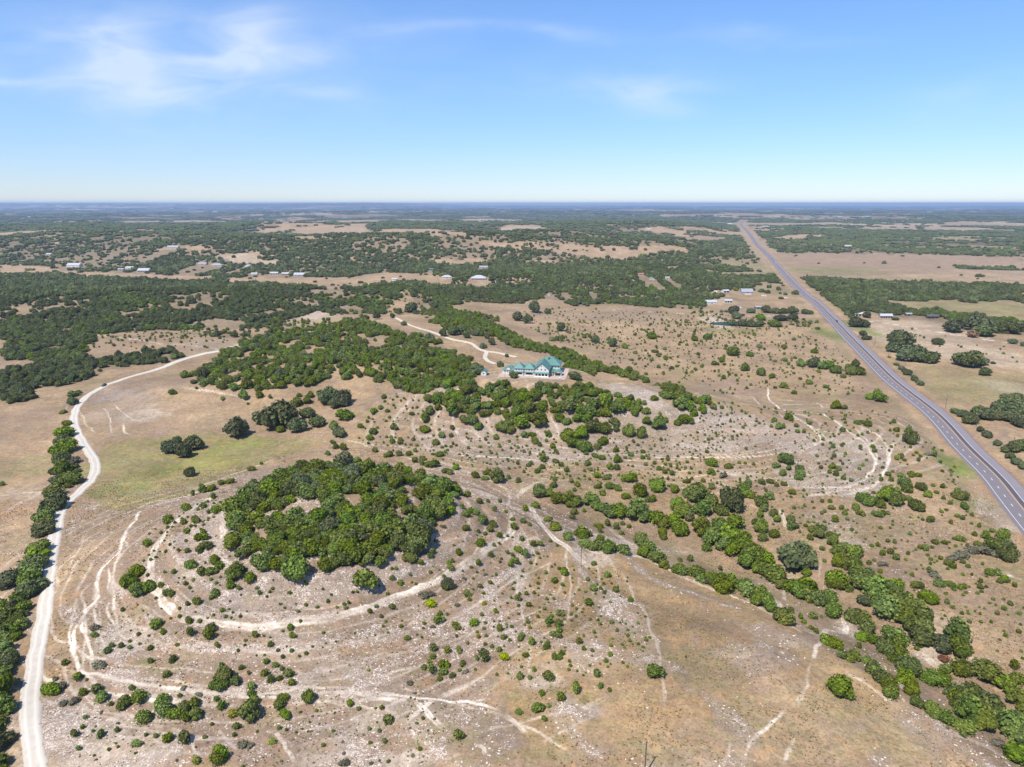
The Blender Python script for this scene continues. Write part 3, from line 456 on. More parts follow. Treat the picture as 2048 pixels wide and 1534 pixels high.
# ------------------------------------------------------------------ foliage
print('vegetation')
def leafmat(name, a, b_, trans=.18, tip=None):
    m = bpy.data.materials.new(name); m.use_nodes = True; t = m.node_tree; p = t.nodes['Principled BSDF']
    p.inputs['Roughness'].default_value = .75; p.inputs['Specular IOR Level'].default_value = .12
    oi = nd(t.nodes, 'ShaderNodeObjectInfo'); g = nd(t.nodes, 'ShaderNodeTexCoord'); n = nd(t.nodes, 'ShaderNodeTexNoise'); n.inputs['Scale'].default_value = 2.2; n.inputs['Detail'].default_value = 3
    t.links.new(g.outputs['Object'], n.inputs['Vector'])
    at = nd(t.nodes, 'ShaderNodeAttribute'); at.attribute_name = 'leaf'
    f = mth(t, 'ADD', mth(t, 'MULTIPLY', oi.outputs['Random'], .5), mth(t, 'ADD', mth(t, 'MULTIPLY', mth(t, 'SUBTRACT', n.outputs[0], .5), 1.2), mth(t, 'MULTIPLY', at.outputs['Fac'], .8)), clamp=True)
    c = mixc(t, f, a, b_)
    h_ = nd(t.nodes, 'ShaderNodeHueSaturation'); rr_ = mth(t, 'FRACT', mth(t, 'MULTIPLY', oi.outputs['Random'], 7.31)); r3_ = mth(t, 'FRACT', mth(t, 'MULTIPLY', oi.outputs['Random'], 13.7))
    t.links.new(mth(t, 'ADD', mth(t, 'MULTIPLY', rr_, .045), .468), h_.inputs['Hue']); t.links.new(mth(t, 'ADD', mth(t, 'MULTIPLY', r3_, .3), .84), h_.inputs['Saturation']); t.links.new(mth(t, 'ADD', mth(t, 'MULTIPLY', rr_, .5), .82), h_.inputs['Value'])
    t.links.new(c, h_.inputs['Color']); c = h_.outputs[0]
    t.links.new(c, p.inputs['Base Color'])
    tr = nd(t.nodes, 'ShaderNodeBsdfTranslucent'); t.links.new(mixc(t, .5, c, tip or b_), tr.inputs[0])
    mx = nd(t.nodes, 'ShaderNodeMixShader'); mx.inputs[0].default_value = trans
    t.links.new(p.outputs[0], mx.inputs[1]); t.links.new(tr.outputs[0], mx.inputs[2]); t.links.new(mx.outputs[0], t.nodes['Material Output'].inputs[0])
    return m
M_J = leafmat('juniper_foliage', (.058, .086, .016), (.185, .235, .036)); M_O = leafmat('oak_foliage', (.055, .072, .030), (.15, .17, .07))
M_B = leafmat('bright_foliage', (.062, .10, .018), (.165, .225, .035)); M_G = leafmat('grey_scrub', (.10, .10, .065), (.20, .19, .12)); M_Y = leafmat('yellow_foliage', (.14, .19, .02), (.32, .34, .03))
M_BR = leafmat('dead_foliage', (.16, .10, .05), (.30, .17, .08)); M_F = leafmat('woodland_foliage', (.055, .072, .028), (.145, .165, .055)); M_BARK = pmat('bark', (.11, .085, .065), .95, (6, .3))
def ico(sub):
    bm = bmesh.new(); bmesh.ops.create_icosphere(bm, subdivisions=sub, radius=1); V = np.array([v.co[:] for v in bm.verts]); F = np.array([[v.index for v in f.verts] for f in bm.faces]); bm.free(); return V, F
ICO = {k: ico(k) for k in (1, 2, 3)}
def n3(P, wl, s):                                  # cheap 3d lumps
    return (vn(P[:, 0] / wl + P[:, 2] / wl * .7, P[:, 1] / wl, s) + vn(P[:, 1] / wl + 5, P[:, 2] / wl + P[:, 0] * .3 / wl, s + 1) + vn(P[:, 2] / wl + 9, P[:, 0] / wl, s + 2)) / 3 - .5
def crown(seed, lobes, spread, h, z0, nleaf, ls, sub=2, lobe_r=(.42, .62), flat=1., gap=0.):
    """crown of radius 1: overlapping leafy lobes, ragged with many leaf clumps; returns V, quads/tris as quads, leaf value"""
    g = np.random.default_rng(seed); Vs = []; Fs = []; A_ = []; k = 0; cs = []
    for i in range(lobes):
        an = g.uniform(0, 6.28); rd = spread * math.sqrt(g.uniform(0, 1)) if i else 0
        lr = g.uniform(*lobe_r) * (1 - .25 * rd) * (1.15 if i == 0 else 1)
        zc = z0 + (h - z0) * g.uniform(.25, .62) * (1 - .35 * rd / max(spread, .01)); zc = min(zc, h - lr * .8 * flat); cs.append((rd * math.cos(an), rd * math.sin(an), max(zc, z0 + lr * .35), lr))
    pts = []; nrm = []
    for (cx, cy, cz, lr) in cs:
        V, F = ICO[sub]; D = V * (1 + .75 * n3(V, .5, seed + i)[:, None] + .5 * n3(V, .22, seed + 5)[:, None]); P = D * [lr, lr, lr * flat * .92] * .93 + [cx, cy, cz]
        P[:, 2] = np.maximum(P[:, 2], z0 + .04 * g.uniform(0, 1, len(P)))
        Vs.append(P); Fs.append(np.concatenate([F, F[:, 2:3]], 1) + k); k += len(P); A_.append(np.full(len(P), -.15))
        n = int(nleaf * lr * lr / sum(c[3] ** 2 for c in cs)); d = g.normal(size=(n, 3)); d /= np.linalg.norm(d, axis=1)[:, None]
        d[:, 2] = np.where(d[:, 2] < -.35, -d[:, 2], d[:, 2])
        pts.append(d * [lr, lr, lr * flat] * g.uniform(.88, 1.1 + gap, (n, 1)) * (1 + .5 * n3(d, .45, seed)[:, None]) + [cx, cy, cz]); nrm.append(d)
    P = np.concatenate(pts); D = np.concatenate(nrm); m = P[:, 2] > z0 - .02; P = P[m]; D = D[m]; n = len(P)
    D = D + g.normal(size=(n, 3)) * .55; D /= np.linalg.norm(D, axis=1)[:, None]
    T = np.cross(D, g.normal(size=(n, 3))); T /= np.linalg.norm(T, axis=1)[:, None]; B = np.cross(D, T)
    s = ls * g.uniform(.6, 1.35, (n, 1)); q = np.stack([P - T * s - B * s * .7, P + T * s * .8 - B * s * .8, P + T * s + B * s * .6, P - T * s * .7 + B * s], 1).reshape(-1, 3)
    Vs.append(q); Fs.append(np.arange(n * 4).reshape(-1, 4) + k); A_.append(np.repeat(g.uniform(-.5, .9, n), 4))
    return np.concatenate(Vs), np.concatenate(Fs), np.concatenate(A_)
def crown_me(name, mat, *a, **k):
    V, F, A = crown(*a, **k); V[:, :2] /= np.percentile(np.hypot(V[:, 0], V[:, 1]), 96)
    tri = F[:, 3] == F[:, 2]; fl = [tuple(f[:3]) for f in F[tri]] + [tuple(f) for f in F[~tri]]
    me = bpy.data.meshes.new(name); me.from_pydata([tuple(v) for v in V], [], fl); me.update()
    me.materials.append(mat); at = me.attributes.new('leaf', 'FLOAT', 'POINT'); at.data.foreach_set('value', A.astype(np.float32)); return me
def trunk_me(seed, h, r, limbs=4, spread=.5):
    g = random.Random(seed); mb = MB(); mb.tube((0, 0, -.15), (g.uniform(-.03, .03), g.uniform(-.03, .03), h * .45), r * 1.25, r * .8, 7)
    for i in range(limbs):
        a = i * 6.28 / limbs + g.uniform(-.4, .4); mb.tube((0, 0, h * .36), (spread * math.cos(a), spread * math.sin(a), h * g.uniform(.8, 1)), r * .6, r * .2, 5)
    me = mesh('trunk', np.array(mb.V), mb.F, M_BARK); return me
JC = [crown_me('juniper_crown', M_J, 100 + i, 7 + i % 4, .55, 1.15 + .18 * (i % 3), .04, 900, .075, sub=2, lobe_r=(.3, .6), gap=.12) for i in range(7)]
JC += [crown_me('juniper_crown', M_B, 140 + i, 7, .5, 1.1, .04, 900, .075, lobe_r=(.36, .5), gap=.1) for i in range(1)]
OC = [crown_me('oak_crown', M_O, 200 + i, 9 + i % 4, .62, .95, .16, 1300, .07, sub=2, lobe_r=(.34, .5), gap=.08) for i in range(6)]
SC = [crown_me('shrub', M_J, 300 + i, 2 + i % 3, .4, 1.25 + .3 * (i % 2), .02, 260, .13, sub=1, lobe_r=(.5, .75), gap=.15) for i in range(6)]
SC += [crown_me('shrub', M_B, 320 + i, 3, .4, 1.3, .02, 260, .13, sub=1, lobe_r=(.5, .7), gap=.2) for i in range(1)]
GC = [crown_me('scrub', M_G, 340 + i, 5, .5, .8, .02, 420, .07, sub=1, lobe_r=(.2, .35), gap=.5) for i in range(2)]
YC = [crown_me('shrub', M_Y, 360, 4, .4, 1.2, .02, 350, .1, sub=1, lobe_r=(.4, .6), gap=.2)]
BC = [crown_me('dead_crown', M_BR, 380, 4, .4, 1.2, .02, 300, .08, sub=1, lobe_r=(.3, .5), gap=.3)]
TJ = [trunk_me(i, .8, .07) for i in range(2)]; TO = [trunk_me(20 + i, .62, .055, 6, .6) for i in range(3)]

BPX = [(146, 534, 26), (258, 538, 16), (286, 543, 24), (241, 541, 12), (432, 533, 26), (404, 530, 18), (495, 534, 14), (508, 550, 14), (548, 549, 17), (570, 550, 16), (598, 552, 25), (789, 561, 13), (894, 557, 24), (957, 559, 36), (863, 541, 11), (967, 537, 20), (1098, 592, 12), (1304, 560, 16), (1282, 551, 14), (1335, 558, 12), (1495, 587, 26), (1453, 585, 16), (1424, 608, 26), (1457, 605, 17), (1475, 620, 14), (1517, 618, 14), (1773, 636, 26), (1720, 632, 21), (1866, 637, 24), (1818, 632, 12), (1697, 494, 14), (1662, 492, 8), (345, 498, 24), (97, 510, 10), (1532, 454, 10), (1546, 455, 7), (1460, 449, 10), (1298, 459, 9), (1680, 435, 12), (1735, 434, 16), (1790, 433, 8), (58, 435, 6), (1130, 588, 10), (1180, 585, 8), (870, 556, 10)]
BW = [(float(p[0]), float(p[1]), b_[2] / 2 * math.hypot(p[0], p[1], CAMZ) / FPX) for p, b_ in zip(U([b[0] for b in BPX], [b[1] for b in BPX]), BPX)]
def clear_b(X, Y):                                   # keeps yards in front of the buildings open
    k = np.ones(len(X), bool)
    for bx_, by_, hw_ in BW: d_ = math.hypot(bx_, by_); k &= ~((np.abs(X - bx_) < hw_ + 4) & (Y < by_ + hw_ * 1.3 + 5) & (Y > by_ - 12 - d_ * .03 - (6 * d_ / 150)))
    return k
REC = []                                             # kind, x, y, R, zone, mesh choice
GRID = {}
def gk(x, y): return (int(x // 8), int(y // 8))
def near_ok(x, y, R, k=.7):
    cx, cy = gk(x, y)
    for i in (-1, 0, 1):
        for j in (-1, 0, 1):
            for (a, b_, r_) in GRID.get((cx + i, cy + j), ()):
                if (a - x) ** 2 + (b_ - y) ** 2 < (k * (R + r_)) ** 2: return False
    return True
def add(kind, x, y, R, z, mi=None):
    REC.append([kind, x, y, R, z, mi]); GRID.setdefault(gk(x, y), []).append((x, y, R))
GRAV_PX = [(76, 1640), (72, 1534), (60, 1430), (66, 1350), (76, 1290), (92, 1200), (103, 1110), (124, 1020), (160, 982), (185, 955), (190, 925), (170, 892), (153, 860), (149, 830), (166, 800), (200, 777), (250, 757), (320, 737), (380, 715), (440, 702)]
GRAV = [tuple(q) for q in catmull(UL(GRAV_PX), 6)]
DRIVE = [tuple(q) for q in catmull(UL([(788, 634), (815, 648), (870, 666), (905, 679), (940, 686), (958, 698), (974, 703), (1010, 709), (1040, 716)]), 4)]
LOOP = [tuple(q) for q in catmull(UL([(974, 703), (970, 714), (976, 722), (992, 728)]), 3)]
def EX(tile, lst, zone, kind='S'):
    ox, oy = tile; px = np.array([ox + a[0] * 700 / 2048. for a in lst]); py = np.array([oy + (a[1] + a[2] * .28) * 700 / 2048. for a in lst]); P = U(px, py)
    for a, p in zip(lst, P):
        dist = math.sqrt(p[0] ** 2 + p[1] ** 2 + (CAMZ - p[2]) ** 2); R = max(.45, a[2] * (.3418 if zone not in ('roadside', 'highway') else .32) / 2 * dist / FPX)
        kd = a[3] if len(a) > 3 else None
        k = kd if kd in ('O', 'G', 'Y', 'B', 'D') else ('J' if R > 1.9 else 'S')
        if kind == 'O' and k == 'J': k = 'O' if zone != 'roadside' or len(REC) % 3 == 0 else 'J'
        add(k, p[0], p[1], R, zone)
TA, TB, TCc, TD, TE, TF, T2_, T3_ = (0, 780), (680, 780), (1348, 780), (0, 1134), (680, 1134), (1348, 1134), (680, 380), (1348, 380)
EX(TA, [(1640, 160, 190, 'O'), (1560, 160, 130, 'O'), (1385, 235, 140, 'O'), (1800, 135, 90, 'O'), (1740, 215, 105, 'O'), (1860, 190, 85, 'O'), (1640, 225, 60, 'J'), (1985, 250, 75, 'O'), (1000, 340, 90, 'O'), (1130, 310, 105, 'O'), (1070, 370, 85, 'O'), (1115, 485, 60, 'O'), (1040, 300, 50, 'O'), (1300, 50, 30), (1005, 10, 50), (1430, 30, 70), (1930, 50, 110, 'O'), (2010, 60, 110, 'O'), (2010, 140, 110, 'B'), (1960, 80, 90, 'O')], 'bottom')
EX(TA, [(430, 20, 60), (425, 70, 55), (390, 190, 50), (385, 250, 100), (375, 300, 80), (390, 320, 110), (345, 350, 95), (360, 410, 90), (440, 395, 110, 'G'), (370, 460, 95), (345, 520, 80), (420, 510, 120), (320, 590, 100), (320, 650, 140), (270, 730, 110), (285, 760, 90), (260, 810, 110), (240, 910, 125), (220, 960, 115), (205, 1010, 120), (195, 1060, 115), (190, 1110, 125), (185, 1160, 125)], 'roadside', 'O')
EX(TA, [(45, 1110, 110), (-20, 1120, 90), (10, 550, 30)], 'pasture', 'O')
EX(TA, [(1470, 460, 40), (1295, 540, 40), (1350, 530, 50), (1380, 640, 55), (1185, 585, 50), (1240, 570, 60), (1090, 690, 60), (1190, 675, 50), (1270, 700, 60), (1320, 685, 55), (1250, 620, 30), (1145, 755, 55), (985, 765, 60), (1075, 775, 35), (1095, 825, 35), (1120, 795, 25), (865, 895, 50), (1190, 825, 30), (1160, 865, 45), (1200, 858, 45), (1190, 905, 55), (1225, 915, 45), (1165, 945, 40), (1095, 940, 30), (1045, 940, 20), (1255, 1000, 60), (1290, 1030, 50), (1240, 1060, 60), (1115, 1025, 60), (1180, 1070, 50), (1350, 1075, 60), (1395, 1055, 55), (1470, 1095, 70), (1020, 1065, 25), (805, 1060, 65), (755, 1110, 70), (730, 1130, 50), (810, 1150, 90), (880, 1145, 60), (945, 1140, 40), (1265, 1130, 20), (1085, 1135, 25), (1350, 1145, 40), (1430, 580, 30), (1530, 430, 20), (1805, 435, 20), (1920, 370, 35), (1945, 305, 35), (1965, 330, 40), (2010, 335, 50), (1765, 430, 25), (1655, 550, 25), (1490, 535, 30), (1960, 210, 60), (970, 945, 22), (995, 905, 18), (1130, 610, 30), (1160, 700, 22), (1220, 715, 24), (1640, 690, 50), (1740, 700, 60)], 'knoll')
EX(TA, [(1380, 740, 135), (1455, 825, 85), (1360, 880, 115), (1440, 945, 105), (1510, 1020, 120), (1735, 1045, 145), (1630, 1010, 90), (1590, 600, 110), (1700, 590, 120, 'O'), (1760, 540, 130, 'O'), (1850, 500, 120, 'O'), (1500, 650, 120), (1620, 680, 60), (1800, 600, 110), (2000, 450, 120, 'O'), (1500, 740, 130), (1640, 790, 80, 'B'), (1900, 850, 70, 'B')], 'grove')
EX(TA, [(1520, 30, 45), (1580, 40, 25), (1750, 30, 30), (1820, 25, 50), (1870, 15, 40), (1740, 70, 70), (1800, 65, 50), (1450, 80, 20), (1150, -10, 20)], 'ridge')
EX(TB, [(1155, 590, 90), (1225, 600, 60), (1275, 630, 85), (1340, 650, 90), (1390, 655, 80), (1470, 640, 105), (1520, 680, 80), (1570, 700, 110), (1630, 705, 100), (1740, 715, 130), (1850, 750, 105), (1900, 770, 105), (1990, 810, 100), (1960, 760, 95), (1890, 820, 70), (1895, 855, 50), (1690, 515, 85), (1750, 590, 90), (1865, 560, 95, 'B'), (1955, 580, 65), (2025, 600, 80), (1675, 620, 55), (1800, 642, 40), (1830, 640, 40), (1980, 670, 90, 'B'), (2040, 730, 80), (1220, 750, 60), (1260, 790, 75), (1340, 850, 75), (1410, 835, 90), (1465, 845, 35), (1440, 900, 75), (1490, 910, 75), (1565, 915, 95), (1655, 935, 72), (1525, 865, 48), (1760, 880, 105), (1810, 920, 80), (1850, 975, 110), (1780, 950, 80), (1895, 1025, 58), (1985, 1045, 85), (2045, 1065, 50), (1510, 790, 50), (1520, 820, 40), (1565, 785, 40), (1615, 800, 40), (1645, 835, 35), (1655, 780, 30), (1690, 795, 30), (1145, 675, 55), (1085, 695, 40), (1370, 710, 50), (1425, 705, 30), (1360, 745, 35), (1250, 555, 50), (1255, 520, 30), (1390, 550, 42), (1370, 585, 28), (1355, 535, 28), (1505, 505, 45), (1510, 560, 48), (1560, 510, 48), (1575, 560, 55), (1620, 570, 52), (1535, 600, 35)], 'draw')
EX(TB, [(1445, 425, 50), (1620, 455, 40), (1620, 405, 55), (1615, 350, 35), (1700, 375, 40), (1772, 360, 30), (1772, 395, 28), (1545, 295, 68), (1580, 450, 45), (1325, 470, 35), (1260, 410, 45), (1295, 435, 35), (1155, 475, 35), (1190, 405, 45), (1185, 445, 40), (1115, 425, 38), (1105, 440, 30), (1240, 325, 40), (1270, 370, 25), (1170, 320, 35), (1140, 300, 45), (1220, 260, 40), (1080, 262, 45), (1120, 256, 45), (990, 300, 20), (910, 275, 38), (850, 290, 25), (655, 220, 35), (650, 265, 32), (595, 262, 50), (565, 302, 50), (580, 370, 58), (485, 395, 48), (440, 355, 30), (405, 370, 42), (345, 375, 38), (285, 375, 58), (205, 350, 42), (355, 290, 35), (350, 310, 35), (305, 300, 35), (430, 285, 32), (175, 280, 42), (195, 240, 48), (195, 120, 50), (320, 215, 55), (120, 210, 40), (500, 160, 75), (495, 220, 70), (530, 120, 55), (420, 135, 38), (540, 430, 75), (615, 472, 45), (650, 478, 48), (685, 450, 48), (440, 415, 35), (480, 430, 30), (790, 495, 55), (865, 475, 65), (920, 508, 95), (845, 512, 45), (985, 510, 32), (1045, 530, 36), (1000, 340, 20), (1040, 335, 24), (1075, 360, 24), (750, 340, 20), (820, 330, 22), (1510, 330, 50), (1530, 390, 50), (1440, 370, 30), (1490, 380, 45), (260, 40, 40), (235, 100, 35), (280, 120, 35), (1940, 490, 30), (1900, 480, 35), (1870, 460, 35), (1970, 435, 22), (1840, 425, 28)], 'saddle')
EX(TB, [(690, 590, 50), (745, 610, 40), (715, 680, 30), (815, 655, 35), (865, 650, 30), (935, 650, 25), (740, 730, 50), (770, 705, 50), (800, 715, 45), (830, 755, 72), (895, 780, 60), (880, 820, 45), (740, 810, 55), (1010, 755, 30), (1020, 800, 48), (1075, 765, 38), (1110, 785, 32), (970, 710, 25), (905, 700, 30), (1065, 870, 30), (935, 850, 40), (825, 895, 58), (850, 840, 28), (810, 825, 25), (690, 945, 55), (885, 960, 42), (1045, 930, 58), (1085, 960, 48), (1130, 900, 38), (1170, 900, 36), (1230, 880, 25), (1020, 1000, 48), (1000, 1025, 32), (810, 1015, 40), (650, 1035, 48), (635, 1005, 28), (470, 1010, 35), (305, 1045, 20), (330, 1045, 25), (305, 1100, 35), (355, 1125, 40), (1485, 1015, 32), (1310, 1065, 48), (1280, 1045, 24), (1565, 1080, 42), (1255, 1110, 40), (1115, 1010, 22), (1155, 955, 24), (1450, 1110, 22), (1480, 1150, 38), (1610, 1165, 38), (600, 790, 40, 'G'), (560, 880, 24), (530, 970, 40), (540, 950, 35), (980, 950, 26), (1010, 965, 24), (900, 905, 24), (660, 1000, 30), (410, 1080, 20), (1270, 910, 20)], 'slope')
EX(TB, [(410, 975, 98), (625, 1140, 72, 'O'), (620, 640, 105), (470, 850, 150), (345, 900, 115), (250, 960, 85), (600, 570, 110), (560, 700, 120), (30, 430, 110, 'O'), (480, 590, 120), (250, 480, 130), (150, 470, 100), (410, 690, 80, 'B'), (60, 900, 140), (300, 820, 150), (100, 960, 130)], 'grove')
add('J', *[float(v) for v in U(727, 1172)[0][:2]], 5.2, 'lone_round')
EX(TB, [(780, 170, 70), (815, 210, 62), (845, 130, 68), (920, 130, 42), (965, 150, 55), (870, 90, 55), (950, 205, 90), (1005, 230, 65), (1060, 190, 95), (1165, 170, 110), (1060, 110, 85), (1110, 90, 95), (1280, 165, 65), (1330, 180, 65), (1400, 165, 80), (1450, 160, 80), (1450, 120, 100), (1270, 110, 85), (1340, 90, 95), (1560, 60, 105), (1620, 100, 95), (1550, 130, 75), (1610, 180, 75), (1340, 260, 100), (1410, 255, 90), (1370, 315, 90), (1430, 325, 95), (1480, 225, 105), (1535, 220, 95), (1550, 205, 60), (1690, 240, 88), (1770, 255, 78), (1620, 225, 48), (1720, 130, 58), (1790, 120, 58), (1795, 180, 55), (1865, 200, 80), (1835, 45, 52), (1905, 170, 38), (1975, 190, 48), (2010, 165, 75), (2000, 80, 95), (1985, 30, 75), (720, 170, 75), (660, 120, 80), (710, 110, 80), (750, 100, 55), (950, 30, 85), (1080, 40, 90), (1180, 100, 75), (1480, 80, 90), (1870, 140, 26)], 'ridge')
EX(TCc, [(500, 650, 80), (525, 690, 60), (560, 620, 55), (580, 720, 50), (600, 760, 40), (75, 530, 48), (170, 530, 28), (215, 565, 42), (10, 575, 48), (125, 600, 130), (335, 655, 145, 'O'), (400, 570, 80), (420, 600, 80), (450, 612, 50), (430, 550, 50), (480, 770, 55), (500, 800, 80), (580, 840, 65), (520, 865, 60), (505, 730, 38), (680, 755, 60), (690, 790, 75), (770, 795, 25), (735, 828, 20), (815, 820, 50), (850, 845, 60), (870, 810, 40), (915, 845, 50), (795, 865, 38), (930, 890, 70), (1000, 910, 65), (950, 940, 70), (1060, 950, 95), (795, 930, 34), (865, 930, 28), (950, 1000, 80), (1000, 1010, 85), (1040, 1040, 110), (1100, 1065, 85), (880, 1000, 20), (705, 985, 205, 'O'), (570, 1050, 140), (540, 1000, 85), (620, 1130, 58), (460, 960, 130), (400, 900, 140), (330, 840, 140), (240, 860, 120), (160, 810, 110), (270, 780, 95), (60, 700, 110, 'B'), (40, 800, 88), (170, 700, 110, 'B'), (270, 700, 80), (350, 780, 110, 'B'), (190, 925, 55), (95, 990, 38), (35, 995, 28), (30, 1045, 78), (110, 1060, 70), (150, 1060, 70), (190, 1080, 65), (225, 1105, 85), (270, 1110, 80), (330, 1120, 110), (410, 1150, 85), (740, 1150, 150), (950, 1115, 100), (1070, 1110, 110), (1180, 1130, 125), (1300, 1150, 85), (220, 640, 90), (430, 1000, 110), (500, 1040, 90), (350, 920, 110), (290, 900, 100), (780, 1060, 60), (1130, 1090, 80)], 'draw')
EX(TCc, [(220, 425, 72), (320, 445, 48), (215, 480, 45), (285, 495, 60, 'G'), (595, 435, 58), (655, 405, 82), (635, 485, 42), (675, 460, 38), (730, 455, 50), (735, 485, 60), (730, 510, 50), (640, 545, 38), (600, 555, 32), (510, 540, 34), (560, 530, 45), (670, 160, 50), (790, 195, 25), (715, 210, 28), (720, 240, 28), (760, 245, 25), (610, 215, 40), (640, 212, 30), (590, 170, 38), (575, 185, 20), (985, 232, 34), (870, 290, 20), (1090, 340, 28), (980, 325, 20), (935, 385, 25), (835, 385, 20), (930, 330, 28), (915, 310, 20), (945, 95, 50), (990, 98, 50), (1070, 190, 35), (1100, 185, 35), (1130, 200, 45), (1160, 330, 28), (1170, 355, 28), (1305, 230, 38), (1285, 185, 28), (1385, 285, 82), (1370, 240, 34), (860, 450, 30), (930, 448, 38), (960, 455, 36), (910, 480, 28), (945, 490, 34), (990, 515, 28), (1110, 635, 90), (1150, 650, 80), (1240, 620, 90), (1290, 645, 80), (1210, 675, 46), (1415, 675, 75), (1370, 635, 38), (1060, 685, 50), (1085, 712, 55), (1185, 725, 50), (1220, 722, 45), (1250, 720, 28), (920, 690, 32), (980, 690, 28), (1000, 720, 38), (910, 650, 28), (865, 650, 24), (940, 760, 40), (690, 595, 42), (1300, 585, 34), (1345, 545, 70), (1360, 580, 60), (1330, 500, 38), (1390, 490, 45), (1430, 495, 38), (1445, 570, 55), (1480, 610, 42), (1535, 600, 24), (1570, 565, 34), (1680, 615, 80), (1650, 600, 45), (1690, 680, 45), (1615, 660, 28), (1575, 630, 24), (1500, 765, 34), (1655, 735, 24), (1685, 752, 24), (1740, 730, 20), (1785, 795, 28), (1740, 780, 20), (1860, 825, 28), (1820, 855, 42), (1760, 845, 28), (1665, 873, 32), (1690, 877, 30), (1640, 870, 22), (1580, 895, 28), (1530, 890, 34), (1440, 920, 28), (1470, 925, 38), (1510, 920, 20), (1290, 890, 28), (1250, 885, 24), (1190, 905, 28), (1155, 910, 24), (1220, 960, 28), (1265, 945, 34), (1300, 980, 38), (1140, 1010, 34), (1170, 995, 20), (1225, 1010, 55, 'G'), (1355, 990, 20), (1560, 985, 24), (1500, 990, 20), (1595, 1015, 34), (1630, 1030, 34), (1635, 975, 60, 'G'), (1690, 960, 80, 'G'), (1750, 930, 80, 'G'), (1800, 930, 90, 'G'), (1860, 925, 90), (1900, 940, 90, 'G'), (1950, 960, 100), (1930, 910, 80), (1780, 900, 50), (1920, 850, 60), (1690, 1005, 28), (1720, 1030, 24), (1840, 1060, 45), (1890, 1070, 34), (1510, 1060, 55, 'G'), (1390, 1080, 24), (1205, 1060, 28), (1555, 1130, 55), (1615, 1135, 48), (1400, 1145, 40), (1440, 1148, 38), (1930, 1110, 48), (1790, 1120, 24), (1250, 490, 34), (1490, 370, 40, 'G'), (1520, 380, 30), (280, 100, 28), (105, 400, 20), (180, 262, 18), (200, 290, 20), (420, 345, 20), (465, 435, 22), (90, 485, 22), (150, 485, 20), (380, 425, 20), (1210, 520, 30), (1270, 525, 30), (1300, 400, 26), (1330, 385, 26), (1350, 410, 22), (1430, 410, 22)], 'eastslope')
EX(TCc, [(60, 70, 95), (100, 110, 58), (165, 110, 56), (225, 95, 40), (60, 170, 65), (90, 175, 50), (120, 140, 48), (20, 190, 46), (140, 65, 48), (80, 20, 55), (25, 30, 50), (205, 70, 36), (20, 70, 70)], 'ridge')
EX(TCc, [(1640, 120, 55), (1690, 140, 58), (1730, 175, 75), (1780, 135, 80), (1830, 150, 80), (1820, 120, 70), (1920, 110, 110), (1960, 150, 110), (1900, 150, 80), (2020, 190, 85), (1980, 50, 100), (2030, 110, 90), (1790, 232, 38), (1825, 258, 50), (1845, 268, 40), (1890, 305, 52), (1940, 345, 55), (1985, 325, 90), (2030, 330, 80), (1970, 385, 52), (2005, 415, 58), (2040, 440, 58)], 'highway', 'O')
EX(TCc, [(1150, 40, 50, 'B'), (1200, 48, 70, 'B'), (1185, 22, 45)], 'verge')
EX(TD, [(805, 22, 60), (750, 85, 75), (805, 135, 80), (870, 120, 65), (975, 152, 36), (1005, 158, 40), (1150, 200, 58), (1100, 220, 30), (1180, 35, 40), (1240, 25, 50), (1260, 155, 50), (1240, 180, 30), (1345, 110, 48), (1400, 125, 28), (1350, 75, 50), (1390, 30, 90), (1470, 60, 55), (1090, 100, 20), (1130, 75, 24), (720, 250, 24), (560, 345, 48, 'G'), (550, 395, 38), (920, 335, 55), (955, 385, 34), (1115, 385, 58), (1235, 355, 52), (1225, 400, 58), (1105, 315, 38), (1495, 397, 38), (1585, 450, 38), (1710, 400, 34), (1700, 355, 34), (710, 460, 34), (760, 472, 24), (630, 488, 50), (655, 460, 28), (880, 475, 34), (1015, 540, 45), (880, 550, 30), (590, 555, 75, 'G'), (1035, 455, 24), (1270, 460, 34), (1295, 570, 24), (1415, 585, 38), (1545, 620, 42), (1560, 550, 34), (1610, 570, 38), (1655, 525, 24), (1455, 620, 24), (975, 630, 38), (1650, 595, 24), (1690, 625, 52), (1590, 660, 48), (1635, 650, 38), (1710, 680, 38), (1470, 700, 42), (1505, 120, 24), (1520, 150, 30), (1595, 125, 20), (1695, 150, 24), (1790, 220, 22), (1320, 290, 22), (1300, 255, 26), (1340, 245, 18), (1250, 280, 16), (1640, 215, 18), (1920, 200, 22), (1790, 90, 28), (1970, 235, 20), (2015, 215, 24), (2040, 210, 22), (1740, 60, 24)], 'knoll')
